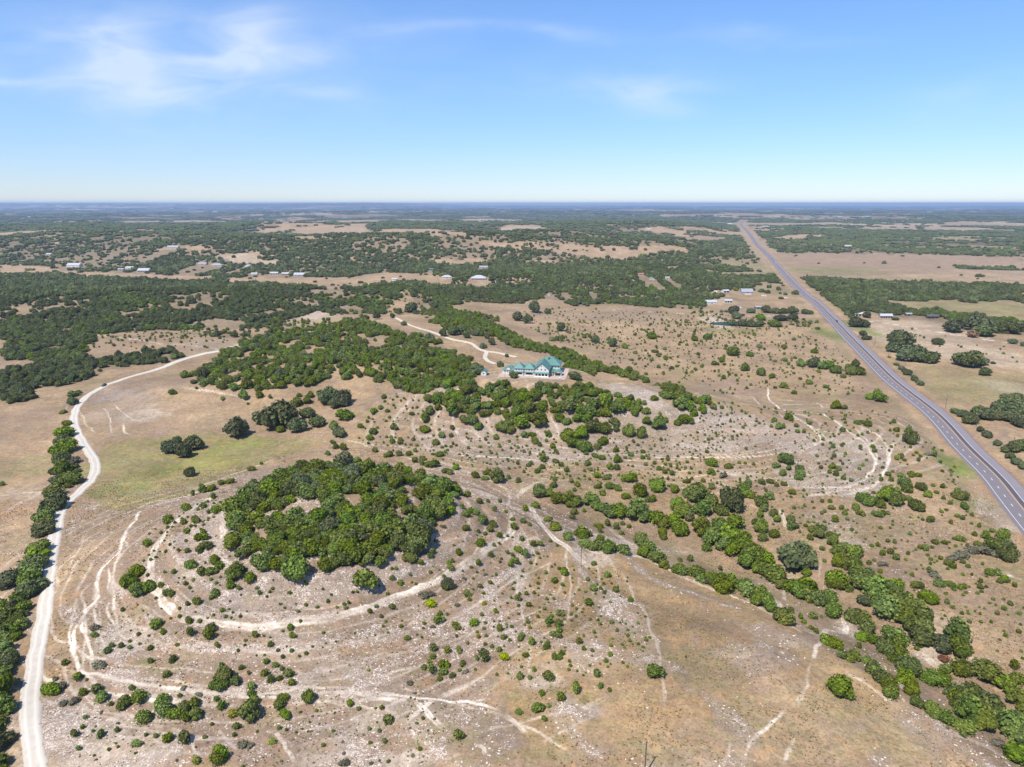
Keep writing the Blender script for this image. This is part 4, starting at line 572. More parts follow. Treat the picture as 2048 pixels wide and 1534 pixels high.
EX(TD, [(1310, 640, 85), (1275, 685, 80), (1380, 655, 65), (1345, 620, 50), (300, 720, 80), (370, 690, 60, 'G'), (325, 650, 40, 'G'), (455, 650, 38), (490, 735, 42), (385, 560, 38), (610, 755, 70), (570, 720, 50), (435, 780, 58, 'G'), (380, 790, 48, 'G'), (730, 790, 70), (820, 760, 75), (840, 880, 82), (770, 705, 38), (650, 800, 28), (945, 780, 75), (960, 840, 80), (1015, 855, 75), (1080, 820, 65), (1140, 800, 60), (1150, 860, 65), (1085, 890, 45), (1300, 810, 55), (1360, 855, 55, 'Y'), (1465, 850, 105), (1490, 780, 50), (1470, 740, 36), (1660, 760, 68), (1635, 805, 55), (1660, 865, 70), (1810, 755, 78), (1385, 935, 38), (1080, 1000, 58), (985, 1000, 48), (590, 980, 46), (685, 955, 28), (805, 1030, 48), (440, 980, 38), (910, 990, 28), (1430, 1030, 60, 'G'), (1470, 1035, 50, 'G'), (1270, 1130, 70), (1310, 1105, 60), (1280, 1065, 50), (1595, 1015, 38, 'Y'), (1145, 1130, 46, 'Y'), (1635, 940, 24), (2010, 1140, 60, 'G'), (500, 880, 26), (1240, 920, 20), (1160, 740, 40, 'G'), (1075, 700, 36, 'G'), (1265, 770, 30)], 'foreground')
EX(TE, [(625, 105, 72), (500, 155, 60, 'G'), (530, 150, 55, 'G'), (530, 215, 55, 'Y'), (740, 155, 48), (760, 190, 24), (685, 220, 34, 'G'), (305, 235, 34), (175, 260, 28), (585, 270, 34), (570, 310, 50), (605, 310, 28), (545, 345, 30, 'G'), (675, 335, 36), (685, 350, 40), (785, 320, 58), (830, 280, 24), (850, 325, 24), (910, 260, 34), (935, 360, 42), (955, 410, 34), (820, 110, 34), (880, 92, 28), (395, 415, 34), (360, 345, 24), (1040, 180, 42), (1090, 155, 28), (1105, 220, 34), (1135, 150, 24), (1045, 225, 20), (1000, 180, 20), (1050, 155, 20), (1260, 78, 38), (1310, 30, 48), (1300, 105, 24), (1455, 205, 58), (1480, 125, 42), (1450, 70, 28), (1565, 45, 42), (1615, 133, 38), (1700, 187, 38), (1505, 100, 18), (1525, 125, 24), (1545, 150, 24), (1285, 265, 48), (1240, 285, 28), (1225, 312, 42), (1280, 330, 48), (1280, 370, 38), (1245, 390, 38), (1280, 408, 34), (1100, 320, 28), (1065, 395, 46), (1055, 420, 38), (1120, 440, 46), (1215, 440, 24), (1210, 465, 38), (1400, 435, 36), (1425, 475, 28), (1475, 488, 24), (1520, 330, 28), (1590, 320, 34), (1485, 380, 24), (1465, 305, 22), (1425, 400, 18), (1695, 430, 24), (1580, 510, 32), (1555, 545, 28), (1255, 520, 50), (1285, 525, 45), (1300, 505, 34), (545, 470, 52), (627, 490, 38), (695, 485, 42), (840, 500, 55), (850, 530, 55), (800, 535, 28), (930, 485, 34), (960, 525, 60, 'Y'), (890, 465, 24), (850, 450, 24), (545, 520, 38), (520, 550, 28), (535, 605, 48), (490, 585, 38), (595, 570, 50), (630, 572, 45), (715, 568, 38), (740, 600, 45, 'G'), (605, 610, 46), (660, 632, 38), (585, 652, 38), (700, 602, 24), (1085, 512, 34), (1135, 600, 28), (1055, 640, 46), (1110, 645, 28), (1215, 635, 60), (1505, 625, 48), (1525, 690, 42), (1575, 718, 28), (1380, 715, 62), (1180, 738, 34), (1160, 825, 56), (1220, 810, 28), (1290, 765, 46), (1050, 845, 42), (1195, 885, 34), (285, 890, 56), (260, 1020, 28), (690, 985, 60), (110, 825, 28), (60, 800, 36), (100, 145, 18), (75, 147, 18), (230, 110, 18), (1460, 575, 18), (1725, 385, 15), (1745, 450, 18), (240, 290, 24), (850, 40, 28, 'G'), (725, 60, 34, 'G'), (165, 600, 26, 'Y'), (405, 670, 40, 'G'), (480, 410, 18), (450, 395, 18), (545, 390, 16), (680, 405, 18), (845, 210, 28, 'Y'), (1020, 90, 18), (1110, 110, 16), (1160, 125, 16), (1230, 160, 18), (1250, 185, 20), (1380, 285, 24)], 'foreground')
add('B', *[float(v) for v in U(1307, 1352)[0][:2]], 3.1, 'lone_green'); add('J', *[float(v) for v in U(1680, 1388)[0][:2]], 4.1, 'lone_oak')
EX(TF, [(570, 30, 140), (625, 110, 58), (710, 145, 100), (780, 150, 110), (900, 175, 100), (850, 195, 75), (925, 255, 100), (955, 90, 110), (1080, 90, 110), (1030, 130, 46), (1180, 130, 140), (1210, 175, 120), (1290, 130, 95), (1280, 210, 130), (1250, 255, 125), (1360, 220, 130), (1410, 240, 100), (1440, 290, 115), (1340, 270, 120), (1390, 330, 110), (1460, 350, 105), (1440, 395, 120), (1060, 280, 100), (1110, 300, 80), (1120, 350, 95), (1040, 290, 80), (1100, 410, 60, 'B'), (1160, 430, 60, 'B'), (1280, 390, 125), (1230, 470, 100), (1310, 440, 85), (1310, 500, 85, 'B'), (1280, 540, 55), (1650, 390, 120), (1640, 470, 115), (1570, 450, 110, 'O'), (1590, 540, 58, 'D'), (1670, 590, 100), (1370, 590, 110), (1360, 650, 105), (1370, 710, 85), (1390, 570, 70), (1500, 645, 110), (1560, 660, 80), (1590, 600, 60, 'B'), (1800, 600, 110), (1850, 640, 95), (1940, 680, 110), (2010, 660, 75), (1990, 580, 46), (2020, 780, 100), (1650, 740, 110), (1750, 750, 120), (1700, 790, 130), (1810, 810, 140), (1640, 760, 85), (1720, 860, 130), (1800, 910, 110), (1680, 920, 100), (1870, 790, 70, 'B'), (1940, 890, 120), (1960, 940, 120), (2010, 980, 120), (2050, 900, 100), (2000, 1100, 130, 'B'), (1900, 1030, 75, 'G'), (1135, 550, 65), (1150, 590, 85), (1190, 620, 80), (1220, 650, 95), (1260, 700, 85), (1265, 740, 75), (1410, 790, 65, 'B'), (1500, 830, 80), (1580, 880, 85), (1540, 860, 70, 'B'), (1690, 985, 32), (1600, 940, 20), (890, 420, 80), (930, 440, 80), (960, 465, 55), (980, 520, 50), (1020, 525, 65), (1055, 520, 60), (1080, 460, 34), (800, 355, 28), (830, 375, 28), (740, 290, 38), (760, 320, 34), (810, 285, 52), (860, 290, 20), (635, 285, 120), (685, 250, 38), (540, 220, 100), (500, 190, 100), (430, 135, 100), (300, 110, 115), (350, 90, 75), (210, 80, 75), (160, 70, 55), (130, 30, 85), (30, 10, 75), (1120, 200, 70, 'O'), (1700, 480, 60)], 'draw')
EX(TF, [(1485, 175, 85), (1550, 98, 56), (1415, 115, 36), (1440, 116, 34), (1515, 40, 55, 'G'), (1610, 100, 45, 'G'), (1670, 120, 30), (1695, 118, 28), (1850, 30, 46), (1890, 38, 32), (1910, 80, 36), (1935, 78, 38), (1790, 120, 28), (1990, 110, 24), (1965, 215, 28), (1720, 270, 18), (1795, 320, 18), (1435, 460, 28), (1420, 480, 24), (1720, 515, 24), (1890, 490, 15), (1905, 425, 15), (2015, 378, 24), (740, 85, 24), (510, 60, 15), (270, 10, 28), (70, 525, 14), (1775, 150, 22), (1640, 130, 24), (1585, 285, 16), (1590, 155, 18), (1490, 10, 26), (1845, 210, 16), (1600, 10, 22), (1690, 45, 18)], 'eastslope')
EX(T2_, [(425, 690, 85, 'O'), (345, 718, 42, 'O'), (305, 738, 36, 'O'), (375, 780, 38, 'O'), (220, 742, 50, 'O'), (150, 758, 60, 'O'), (605, 842, 50, 'O'), (735, 852, 50, 'O'), (665, 828, 70, 'O'), (705, 825, 60, 'O'), (855, 855, 48, 'O'), (790, 838, 50, 'O'), (815, 835, 45, 'O'), (890, 892, 48, 'O'), (835, 912, 48, 'O'), (975, 892, 45, 'O'), (975, 970, 26, 'O'), (935, 1030, 48, 'O'), (1010, 1080, 62, 'O'), (1365, 1085, 78, 'O')], 'drive')
EX(T2_, [(800, 1050, 95, 'O'), (1140, 695, 75, 'O'), (1215, 715, 38, 'O'), (1040, 745, 70, 'O'), (1095, 760, 65, 'O'), (1290, 808, 58, 'O'), (1340, 825, 44, 'G'), (1495, 880, 48, 'O'), (1600, 900, 60, 'O'), (1665, 912, 45), (1240, 870, 40), (1270, 868, 40), (1300, 872, 36), (1430, 855, 35), (1460, 858, 30), (1820, 855, 55), (1840, 940, 40), (1500, 1020, 60), (910, 300, 22, 'O'), (940, 300, 22, 'O'), (1215, 322, 24, 'O'), (1240, 320, 24, 'O'), (1600, 350, 20, 'O'), (1705, 342, 24, 'O'), (1730, 340, 26, 'O'), (1785, 348, 20, 'O')], 'backfield')
EX(T3_, [(1320, 870, 130, 'O'), (1290, 860, 80, 'O'), (1350, 960, 120, 'O'), (1410, 960, 140, 'O'), (1470, 975, 110, 'O'), (1280, 925, 75, 'O'), (1540, 888, 58, 'O'), (1680, 995, 110, 'O'), (1740, 1005, 120, 'O'), (1790, 1000, 80, 'O'), (1815, 1065, 62, 'O'), (1060, 778, 80, 'O'), (1100, 778, 80, 'O'), (1060, 712, 70, 'O'), (1130, 732, 55, 'O'), (1105, 840, 40, 'O'), (1125, 862, 50, 'O'), (1770, 790, 120, 'O'), (1820, 820, 120, 'O'), (1740, 840, 70, 'D'), (1640, 805, 95, 'O'), (1600, 800, 50, 'O'), (1910, 805, 80, 'O'), (1960, 810, 100, 'O'), (2030, 800, 90, 'O'), (1980, 888, 42, 'O'), (2045, 905, 30, 'O'), (1290, 752, 38, 'O'), (1865, 1010, 24, 'O'), (2000, 1220, 60, 'O')], 'pasture_oaks')
EX(T3_, [(710, 602, 36, 'O'), (650, 608, 24, 'O'), (620, 604, 18, 'O'), (530, 590, 26, 'O'), (550, 592, 26, 'O'), (355, 705, 65, 'O'), (305, 708, 24, 'O'), (700, 745, 68, 'O'), (765, 712, 45, 'O'), (790, 715, 40, 'O'), (625, 745, 70, 'O'), (590, 705, 60, 'O'), (540, 700, 60, 'O'), (640, 705, 60, 'O'), (690, 705, 60, 'O'), (450, 705, 50, 'O'), (580, 775, 85, 'B'), (500, 745, 60, 'B'), (340, 775, 60, 'O'), (400, 780, 60, 'O'), (450, 782, 60, 'O'), (500, 785, 50, 'O'), (360, 735, 60, 'O'), (500, 905, 50, 'G')], 'farm')
EX(T3_, [(340, 945, 78), (410, 1040, 58), (510, 1065, 58), (790, 1120, 48), (890, 1150, 34), (440, 960, 44), (640, 1145, 48), (240, 1010, 50), (820, 1020, 60, 'O'), (790, 1010, 50), (900, 1025, 70, 'B'), (860, 1030, 60, 'B'), (950, 1050, 70, 'B'), (1040, 1060, 70, 'B'), (1080, 1065, 60), (1060, 1020, 45, 'O'), (740, 1015, 50, 'B'), (1020, 1040, 50, 'B'), (990, 1090, 34), (575, 1085, 45), (280, 995, 36), (590, 1000, 24), (645, 915, 36), (820, 945, 36), (940, 1000, 20), (120, 870, 40), (200, 860, 50), (350, 860, 22), (760, 790, 30), (840, 810, 24), (835, 770, 22)], 'eastflat')
EX(T3_, [(1300, 1018, 30), (1330, 1040, 40), (1370, 1070, 45), (1400, 1100, 45), (1440, 1130, 42), (1255, 975, 24, 'D'), (1420, 1115, 36), (1350, 1055, 36)], 'highway', 'O')
# the wooded belt left of the near road, then areas filled at random inside outlines
OPEN2 = UL([(1140, 742), (1200, 742), (1290, 768), (1335, 788), (1310, 802), (1240, 778), (1160, 772)]); SH_ = UL([(967, 756), (967, 768), (1176, 756)])
def SCAT(poly, n, R0, R1, zone, kinds, k=.72, dens=None, big=1.):
    P = UL(poly); xs = [p[0] for p in P]; ys = [p[1] for p in P]; g = np.random.default_rng(abs(hash(zone)) % 1000 if False else len(REC) + 5)
    X = g.uniform(min(xs), max(xs), n * 12); Y = g.uniform(min(ys), max(ys), n * 12); m = inpoly(X + (fbm(X, Y, 14, 2, 5) - .5) * 10, Y + (fbm(X, Y, 14, 2, 6) - .5) * 10, P)
    hd_, _ = pdist(X, Y, HW); gd, _ = pdist(X, Y, GRAV); dd_, _ = pdist(X, Y, DRIVE + LOOP[::-1]); hq = np.hypot(X - HOUSE[0], Y - HOUSE[1] - 8)
    m &= ~inpoly(X, Y, OPEN2)
    for sx0, sy0 in SH_: m &= np.hypot(X - sx0, Y - sy0) > 9.5
    m &= (hd_ > 13) & (gd > 6.5) & (dd_ > 6) & (hq > 34)
    if dens is not None: m &= g.uniform(0, 1, len(X)) < ss(dens[0], dens[0] + .12, fbm(X, Y, dens[1], 3, 8))
    X = X[m]; Y = Y[m]; c = 0
    for x, y in zip(X, Y):
        if c >= n: break
        R = R0 + (R1 - R0) * g.uniform(0, 1) ** 1.6
        if near_ok(x, y, R, k): add(g.choice(list(kinds[0]), p=kinds[1]), x, y, R, zone); c += 1
SCAT([(0, 1222), (45, 1195), (66, 1215), (58, 1290), (45, 1370), (36, 1440), (34, 1534), (30, 1700), (-120, 1700), (-120, 1230)], 420, 2.2, 4.4, 'belt', ('JBO', (.62, .25, .13)), .5)
SCAT([(82, 1085), (98, 1090), (76, 1190), (62, 1240), (40, 1215), (52, 1160)], 40, 2.2, 3.6, 'belt', ('JO', (.8, .2)), .5)
SCAT([(150, 775), (160, 800), (140, 850), (150, 900), (176, 925), (172, 960), (128, 1010), (110, 1050), (100, 1090), (80, 1085), (88, 1040), (104, 1000), (112, 930), (118, 860), (136, 800)], 75, 1.9, 3.4, 'roadside', ('JOB', (.55, .35, .1)), .42)
SCAT([(452, 1040), (490, 985), (570, 945), (660, 925), (740, 930), (830, 950), (900, 975), (918, 1010), (905, 1060), (870, 1100), (800, 1112), (745, 1130), (690, 1150), (640, 1110), (600, 1130), (520, 1128), (500, 1100), (470, 1070)], 330, 2.1, 4.8, 'grove', ('JOB', (.66, .10, .24)), .46, (.31, 14))
SCAT([(470, 1060), (520, 1040), (600, 1030), (720, 1020), (800, 1030), (800, 1100), (740, 1125), (690, 1145), (640, 1100), (590, 1118), (520, 1122), (490, 1095)], 70, 2., 4.2, 'grove', ('JB', (.75, .25)), .46, (.22, 12))
SCAT([(365, 757), (450, 702), (560, 662), (650, 656), (700, 640), (790, 665), (880, 686), (925, 705), (940, 725), (962, 752), (990, 775), (1010, 800), (1000, 830), (940, 815), (890, 830), (840, 803), (795, 775), (720, 755), (620, 770), (520, 785), (470, 780), (400, 772)], 1300, 2.4, 4.9, 'ridge', ('JOB', (.84, .05, .11)), .47, (.32, 16))
SCAT([(880, 700), (950, 730), (985, 762), (1050, 780), (1050, 850), (960, 840), (900, 830), (850, 795)], 150, 2.2, 4.4, 'ridge', ('JB', (.9, .1)), .46, (.22, 18))
SCAT([(890, 830), (1000, 800), (1010, 775), (1090, 775), (1180, 772), (1260, 800), (1330, 810), (1250, 830), (1190, 850), (1090, 855), (1000, 850), (940, 840)], 150, 2.0, 4.0, 'ridge', ('J', (1.,)), .54, (.38, 16))
SCAT([(860, 645), (900, 622), (1000, 655), (1060, 690), (1130, 702), (1200, 730), (1290, 758), (1370, 785), (1430, 800), (1420, 815), (1340, 800), (1250, 765), (1170, 745), (1120, 716), (1050, 700), (990, 680), (900, 660)], 620, 2.4, 4.2, 'backstrip', ('JB', (.75, .25)), .42, (.12, 15))
SCAT([(840, 612), (880, 606), (1000, 640), (960, 655), (900, 640), (850, 630)], 160, 2., 4., 'backstrip', ('JO', (.7, .3)), .55)
SCAT([(1060, 655), (1180, 670), (1290, 690), (1210, 700), (1080, 675)], 40, 1., 2.2, 'backfield', ('JB', (.5, .5)), .8)
SCAT([(1050, 612), (1400, 625), (1560, 640), (1660, 700), (1780, 800), (1650, 790), (1450, 790), (1250, 740), (1130, 690), (1040, 650)], 620, .7, 1.7, 'backfield', ('S', (1.,)), 1.2)
SCAT([(1050, 640), (1400, 640), (1560, 650), (1660, 710), (1700, 790), (1450, 790), (1250, 745), (1130, 690)], 90, 1.5, 2.6, 'backfield', ('JB', (.6, .4)), 1.2)
SCAT([(170, 672), (440, 662), (520, 668), (440, 690), (380, 705), (300, 700), (180, 700)], 130, .8, 2.0, 'leftfield', ('SJ', (.8, .2)), 1.2)
SCAT([(380, 660), (530, 655), (560, 640), (600, 655), (540, 672), (420, 680)], 60, 1.6, 4.4, 'leftfield', ('JOG', (.4, .4, .2)), .7)
SCAT([(150, 648), (174, 650), (180, 730), (150, 728)], 60, 2.2, 3.6, 'fenceline', ('J', (1.,)), .45)
SCAT([(30, 712), (140, 700), (150, 712), (35, 724)], 50, 2.2, 3.4, 'fenceline', ('J', (1.,)), .45)
SCAT([(1440, 800), (1780, 820), (1900, 920), (1960, 1040), (1900, 1060), (1700, 1000), (1640, 900), (1440, 850)], 190, .5, 1.2, 'eastslope', ('S', (1.,)), 1.2)
SCAT([(1300, 920), (1560, 930), (1640, 1020), (1780, 1040), (1980, 1080), (2048, 1200), (2048, 1330), (1900, 1250), (1700, 1120), (1500, 1030), (1320, 1000)], 190, .45, 1.1, 'eastslope', ('S', (1.,)), 1.3)
SCAT([(860, 770), (1000, 860), (1320, 870), (1440, 860), (1440, 900), (1300, 980), (1080, 960), (900, 930), (700, 880), (760, 800)], 330, .45, 1.3, 'saddle', ('S', (1.,)), 1.2)
SCAT([(900, 1000), (1060, 1080), (1250, 1150), (1330, 1300), (1100, 1380), (900, 1340), (960, 1200), (880, 1120)], 170, .35, .8, 'foreground', ('S', (1.,)), 1.4)
SCAT([(300, 1060), (450, 980), (470, 1120), (700, 1170), (960, 1100), (900, 1240), (600, 1330), (250, 1300), (260, 1150)], 150, .35, .8, 'knoll', ('S', (1.,)), 1.4)
SCAT([(1000, 880), (1300, 860), (1640, 860), (1780, 960), (1640, 1010), (1300, 1000), (1050, 960)], 260, .35, .75, 'saddle', ('S', (1.,)), 1.3)
SCAT([(1100, 630), (1640, 650), (1760, 790), (1450, 780), (1200, 720)], 500, .5, .95, 'backfield', ('S', (1.,)), 1.2)
SCAT([(160, 1340), (400, 1400), (900, 1400), (900, 1534), (150, 1534)], 70, .35, .8, 'foreground', ('SG', (.6, .4)), 1.4)
SCAT([(540, 640), (640, 640), (700, 650), (600, 668), (520, 680)], 50, 1.6, 3., 'leftfield', ('JS', (.5, .5)), 1.)
SCAT([(690, 590), (780, 575), (840, 590), (860, 640), (780, 625), (700, 640), (640, 650)], 130, 1.4, 3.2, 'leftfield', ('JOS', (.5, .2, .3)), 1.)
SCAT([(1440, 800), (1560, 860), (1450, 900), (1390, 850)], 50, .5, 1.2, 'eastslope', ('S', (1.,)), 1.2)
SCAT([(1780, 640), (2048, 690), (2048, 740), (1900, 720)], 20, 1., 2., 'pasture_oaks', ('S', (1.,)), 1.5)
SCAT([(1380, 625), (1450, 622), (1520, 640), (1640, 640), (1620, 655), (1500, 655), (1400, 640)], 60, 1.2, 3., 'farm', ('JOS', (.3, .3, .4)), 1.)
print('records', len(REC))
# terrain height of every plant, apparent size, then the largest 300 of a kind become things
arr = np.array([[r[1], r[2]] for r in REC]); zz = hz(arr[:, 0], arr[:, 1]); dist = np.sqrt(arr[:, 0] ** 2 + arr[:, 1] ** 2 + (CAMZ - zz) ** 2)
REC = [r + [float(z), float(d)] for r, z, d in zip(REC, zz, dist)]
def inframe(x, y, z):
    yc = y * CP - (z - CAMZ) * SP; zc = y * SP + (z - CAMZ) * CP; return abs(x) / yc < .765 and -zc / yc < .58
FLB = {'grove': 'grove on the near knoll', 'ridge': 'wooded hill before the mansion', 'belt': 'woods left of the road', 'draw': 'bushy draw at lower right', 'saddle': 'stony saddle between the hills', 'slope': 'rubble slope beside the knoll', 'knoll': 'pale terraced knoll flank', 'foreground': 'scrubby foreground slope', 'eastslope': 'stony slope near the highway',
    'backstrip': 'green strip behind the mansion', 'backfield': 'dotted field behind the mansion', 'leftfield': 'clearing left of the hill', 'fenceline': 'hedge at the woodland corner', 'roadside': 'gravel road edge', 'bottom': 'grassy bottom between the hills', 'pasture': 'pasture at the left edge', 'highway': 'fence line right of the highway', 'drive': 'driveway of the mansion',
    'pasture_oaks': 'pasture right of the highway', 'farm': 'farmyard beside the highway', 'eastflat': 'flat left of the highway', 'verge': 'left verge of the highway'}
ADJ = {'J': 'dark green juniper', 'O': 'dusky live oak', 'B': 'bright leafy tree', 'S': 'juniper bush', 'G': 'greyish scrub bush', 'Y': 'yellow green bush', 'D': 'rusty dying tree'}
NM = {'J': ('juniper_tree', 'tree'), 'O': ('oak_tree', 'tree'), 'B': ('leafy_tree', 'tree'), 'S': ('juniper_bush', 'bush'), 'G': ('scrub_bush', 'bush'), 'Y': ('yellow_bush', 'bush'), 'D': ('dying_tree', 'tree')}
CR = {'J': JC[:7], 'O': OC, 'B': [JC[7]], 'S': SC, 'G': GC, 'Y': YC, 'D': BC}; HR = {'J': 1.15, 'O': 1.4, 'B': 1.15, 'S': 1.1, 'G': .9, 'Y': .9, 'D': 1.}
SPECIAL = {'lone_round': 'round bright juniper standing alone on the stony terrace below the knoll grove', 'lone_green': 'bushy green tree standing alone on the bare foreground slope', 'lone_oak': 'lone olive green tree on the smooth tan slope left of the draw'}
REST = []
def topx(x, y, z): yc = y * CP - (z - CAMZ) * SP; zc = y * SP + (z - CAMZ) * CP; return x / yc, -zc / yc
for kd in 'JOBSGYD':
    rs = [r for r in REC if r[0] == kd]; rs.sort(key=lambda r: (not inframe(r[1], r[2], r[6]), -r[3] / r[7])); mine = []
    for i, r in enumerate(rs):
        if i >= 296 or not inframe(r[1], r[2], r[6]) or (r[3] / r[7] * 682 * 2 < 2.2): REST.append((kd, r[1], r[2], r[6], r[3])); continue
        mine.append(r)
    LAB = {}
    for zn in FLB:
        q = [r for r in mine if r[4] == zn]
        if not q: continue
        us = {id(r): topx(r[1], r[2], r[6]) for r in q}; nw = lambda t_, r: LAB.setdefault(id(r), '%s %s %s the %s' % (t_, ADJ[kd], 'of' if t_.split()[-1] in ('leftmost', 'rightmost', 'nearest', 'farthest', 'largest') else 'in', FLB[zn]))
        if len(q) == 1: LAB[id(q[0])] = 'only %s on the %s' % (ADJ[kd], FLB[zn]); continue
        nw('the leftmost', min(q, key=lambda r: us[id(r)][0])); nw('the rightmost', max(q, key=lambda r: us[id(r)][0])); nw('the nearest', max(q, key=lambda r: us[id(r)][1])); nw('the farthest', min(q, key=lambda r: us[id(r)][1]))
        q = [r for r in q if id(r) not in LAB]
        if not q: continue
        A_ = sorted(us[id(r)][0] for r in q); B_2 = sorted(us[id(r)][1] for r in q); n_ = len(q); nc = 5 if n_ > 40 else 3 if n_ > 8 else 2; cell = {}
        for r in q:
            u_, v_ = us[id(r)]; c_ = sum(u_ > A_[n_ * k // nc] for k in range(1, nc)); d_ = sum(v_ > B_2[n_ * k // nc] for k in range(1, nc))
            cell.setdefault((c_ + (nc == 3) if nc != 2 else 1 + c_ * 2, d_ + (nc == 3) if nc != 2 else 1 + d_ * 2), []).append(r)
        for (c_, d_), rr_ in cell.items():
            wh = '%s %s part of the %s' % (('topmost', 'upper', 'middle', 'lower', 'bottom')[d_], ('far left', 'left', 'central', 'right', 'far right')[c_], FLB[zn]); rr_.sort(key=lambda r: -r[3]); m_ = len(rr_)
            for j, r in enumerate(rr_): LAB[id(r)] = '%s %s, %s' % ('largest' if j == 0 else 'smallest' if j == m_ - 1 else 'second largest' if j == 1 else 'third largest' if j == 2 else 'fourth largest' if j == 3 else 'second smallest' if j == m_ - 2 else 'middling', ADJ[kd], wh)
    for i, r in enumerate(mine):
        _, x, y, R, zn, mi, z, ds = r; g = random.Random(i * 7 + ord(kd)); nm, cat = NM[kd]; lab = SPECIAL.get(zn) or LAB[id(r)]
        grp = None if zn in SPECIAL else '%s of the %s' % ({'J': 'junipers', 'O': 'live oaks', 'B': 'bright trees', 'S': 'juniper bushes', 'G': 'scrub bushes', 'Y': 'yellow bushes', 'D': 'dying trees'}[kd], FLB[zn])
        cr = g.choice(CR[kd]); zs = R * HR[kd] * g.uniform(.8, 1.25) * (.78 if zn in ('roadside', 'highway', 'pasture_oaks', 'farm') else 1)
        if kd in 'JOBD':
            e = empty(nm, (x, y, z), g.uniform(0, 6.28)); e.scale = (R * g.uniform(.9, 1.1), R * g.uniform(.9, 1.1), zs); tag(e, lab, cat, grp)
            obj('crown', cr, e); obj('trunk', (TO if kd == 'O' else TJ)[i % 2], e)
        else:
            o = obj(nm, cr, None, (x, y, z - .05)); o.rotation_euler = (0, 0, g.uniform(0, 6.28)); o.scale = (R * g.uniform(.65, 1.2), R * g.uniform(.85, 1.3), zs); tag(o, lab, cat, grp)
# everything too small or too many to stand alone: instanced cover
protos = {}
def proto_coll(name, meshes):
    c = bpy.data.collections.new(name)
    for i, m in enumerate(meshes): o = bpy.data.objects.new('%s_%02d' % (name, i), m); c.objects.link(o)
    return c
def stuff(name, P, S, ROT, IDX, coll, label):
    me = bpy.data.meshes.new(name); me.vertices.add(len(P)); me.vertices.foreach_set('co', np.asarray(P, np.float32).ravel())
    a = me.attributes.new('scl', 'FLOAT_VECTOR', 'POINT'); a.data.foreach_set('vector', np.asarray(S, np.float32).ravel())
    a = me.attributes.new('rot', 'FLOAT', 'POINT'); a.data.foreach_set('value', np.asarray(ROT, np.float32)); a = me.attributes.new('idx', 'INT', 'POINT'); a.data.foreach_set('value', np.asarray(IDX, np.int32)); me.update()
    o = tag(obj(name, me), label, None, None, 'stuff'); ng = bpy.data.node_groups.new(name, 'GeometryNodeTree')
    ng.interface.new_socket('Geometry', in_out='INPUT', socket_type='NodeSocketGeometry'); ng.interface.new_socket('Geometry', in_out='OUTPUT', socket_type='NodeSocketGeometry')
    n = ng.nodes; gi = n.new('NodeGroupInput'); go = n.new('NodeGroupOutput'); ip = n.new('GeometryNodeInstanceOnPoints'); ci = n.new('GeometryNodeCollectionInfo'); ci.inputs['Collection'].default_value = coll; ci.inputs['Separate Children'].default_value = True; ci.inputs['Reset Children'].default_value = True
    def na_(nm, ty): q = n.new('GeometryNodeInputNamedAttribute'); q.data_type = ty; q.inputs['Name'].default_value = nm; return [s for s in q.outputs if s.enabled and s.name == 'Attribute'][0]
    cx = n.new('ShaderNodeCombineXYZ'); ng.links.new(na_('rot', 'FLOAT'), cx.inputs[2]); er = n.new('FunctionNodeEulerToRotation'); ng.links.new(cx.outputs[0], er.inputs[0])
    ng.links.new(gi.outputs[0], ip.inputs['Points']); ng.links.new(ci.outputs[0], ip.inputs['Instance']); ip.inputs['Pick Instance'].default_value = True
    ng.links.new(na_('idx', 'INT'), ip.inputs['Instance Index']); ng.links.new(er.outputs[0], ip.inputs['Rotation']); ng.links.new(na_('scl', 'FLOAT_VECTOR'), ip.inputs['Scale']); ng.links.new(ip.outputs[0], go.inputs[0])
    md = o.modifiers.new('scatter', 'NODES'); md.node_group = ng; return o
allm = []; base = {}
for kd in 'JOBSGYD': base[kd] = (len(allm), len(CR[kd])); allm += CR[kd]
PC = proto_coll('brush_kinds', allm); g = np.random.default_rng(5)
def emit(name, recs, label):
    if not recs: return
    P = [(r[1], r[2], r[3] - .05) for r in recs]; R = np.array([r[4] for r in recs]); n = len(recs)
    S = np.stack([R * g.uniform(.85, 1.15, n), R * g.uniform(.85, 1.15, n), R * np.array([HR[r[0]] for r in recs]) * g.uniform(.8, 1.2, n)], 1)
    I = [base[r[0]][0] + g.integers(0, base[r[0]][1]) for r in recs]; stuff(name, P, S, g.uniform(0, 6.28, n), I, PC, label)
print('rest', len(REST), 'things', len(REC) - len(REST))
emit('juniper_brush', REST, 'countless smaller junipers and bushes scattered over the slopes and fields')
# woodland of the middle distance, tree by tree
W = []
for p in FOREST_W:
    xs = [q[0] for q in p]; ys = [q[1] for q in p]; ar = (max(xs) - min(xs)) * (max(ys) - min(ys)); n = int(ar / 17)
    X = g.uniform(min(xs), max(xs), n); Y = g.uniform(min(ys), max(ys), n); f = forest(X, Y) * (.06 + .94 * ss(.42, .52, fbm(X, Y, 34, 3, 91) + .1 * ss(150, -250, X) * ss(1100, 700, Y) ))
    m = g.uniform(0, 1, n) < f; m &= pdist(X, Y, HW)[0] > 24; m &= pdist(X, Y, GRAV)[0] > 9; m &= clear_b(X, Y); X = X[m]; Y = Y[m]
    W.append(np.stack([X, Y], 1))
W = np.concatenate(W); key = {}; keep = []
for i, (x, y) in enumerate(W):
    k = (int(x // 4.2), int(y // 4.2))
    if k not in key: key[k] = 1; keep.append(i)
W = W[keep]; print('woodland', len(W))
zW = hz(W[:, 0], W[:, 1]); n = len(W); kk = fbm(W[:, 0], W[:, 1], 60, 3, 93) + g.uniform(-.18, .18, n); rg = W[:, 0] > 250
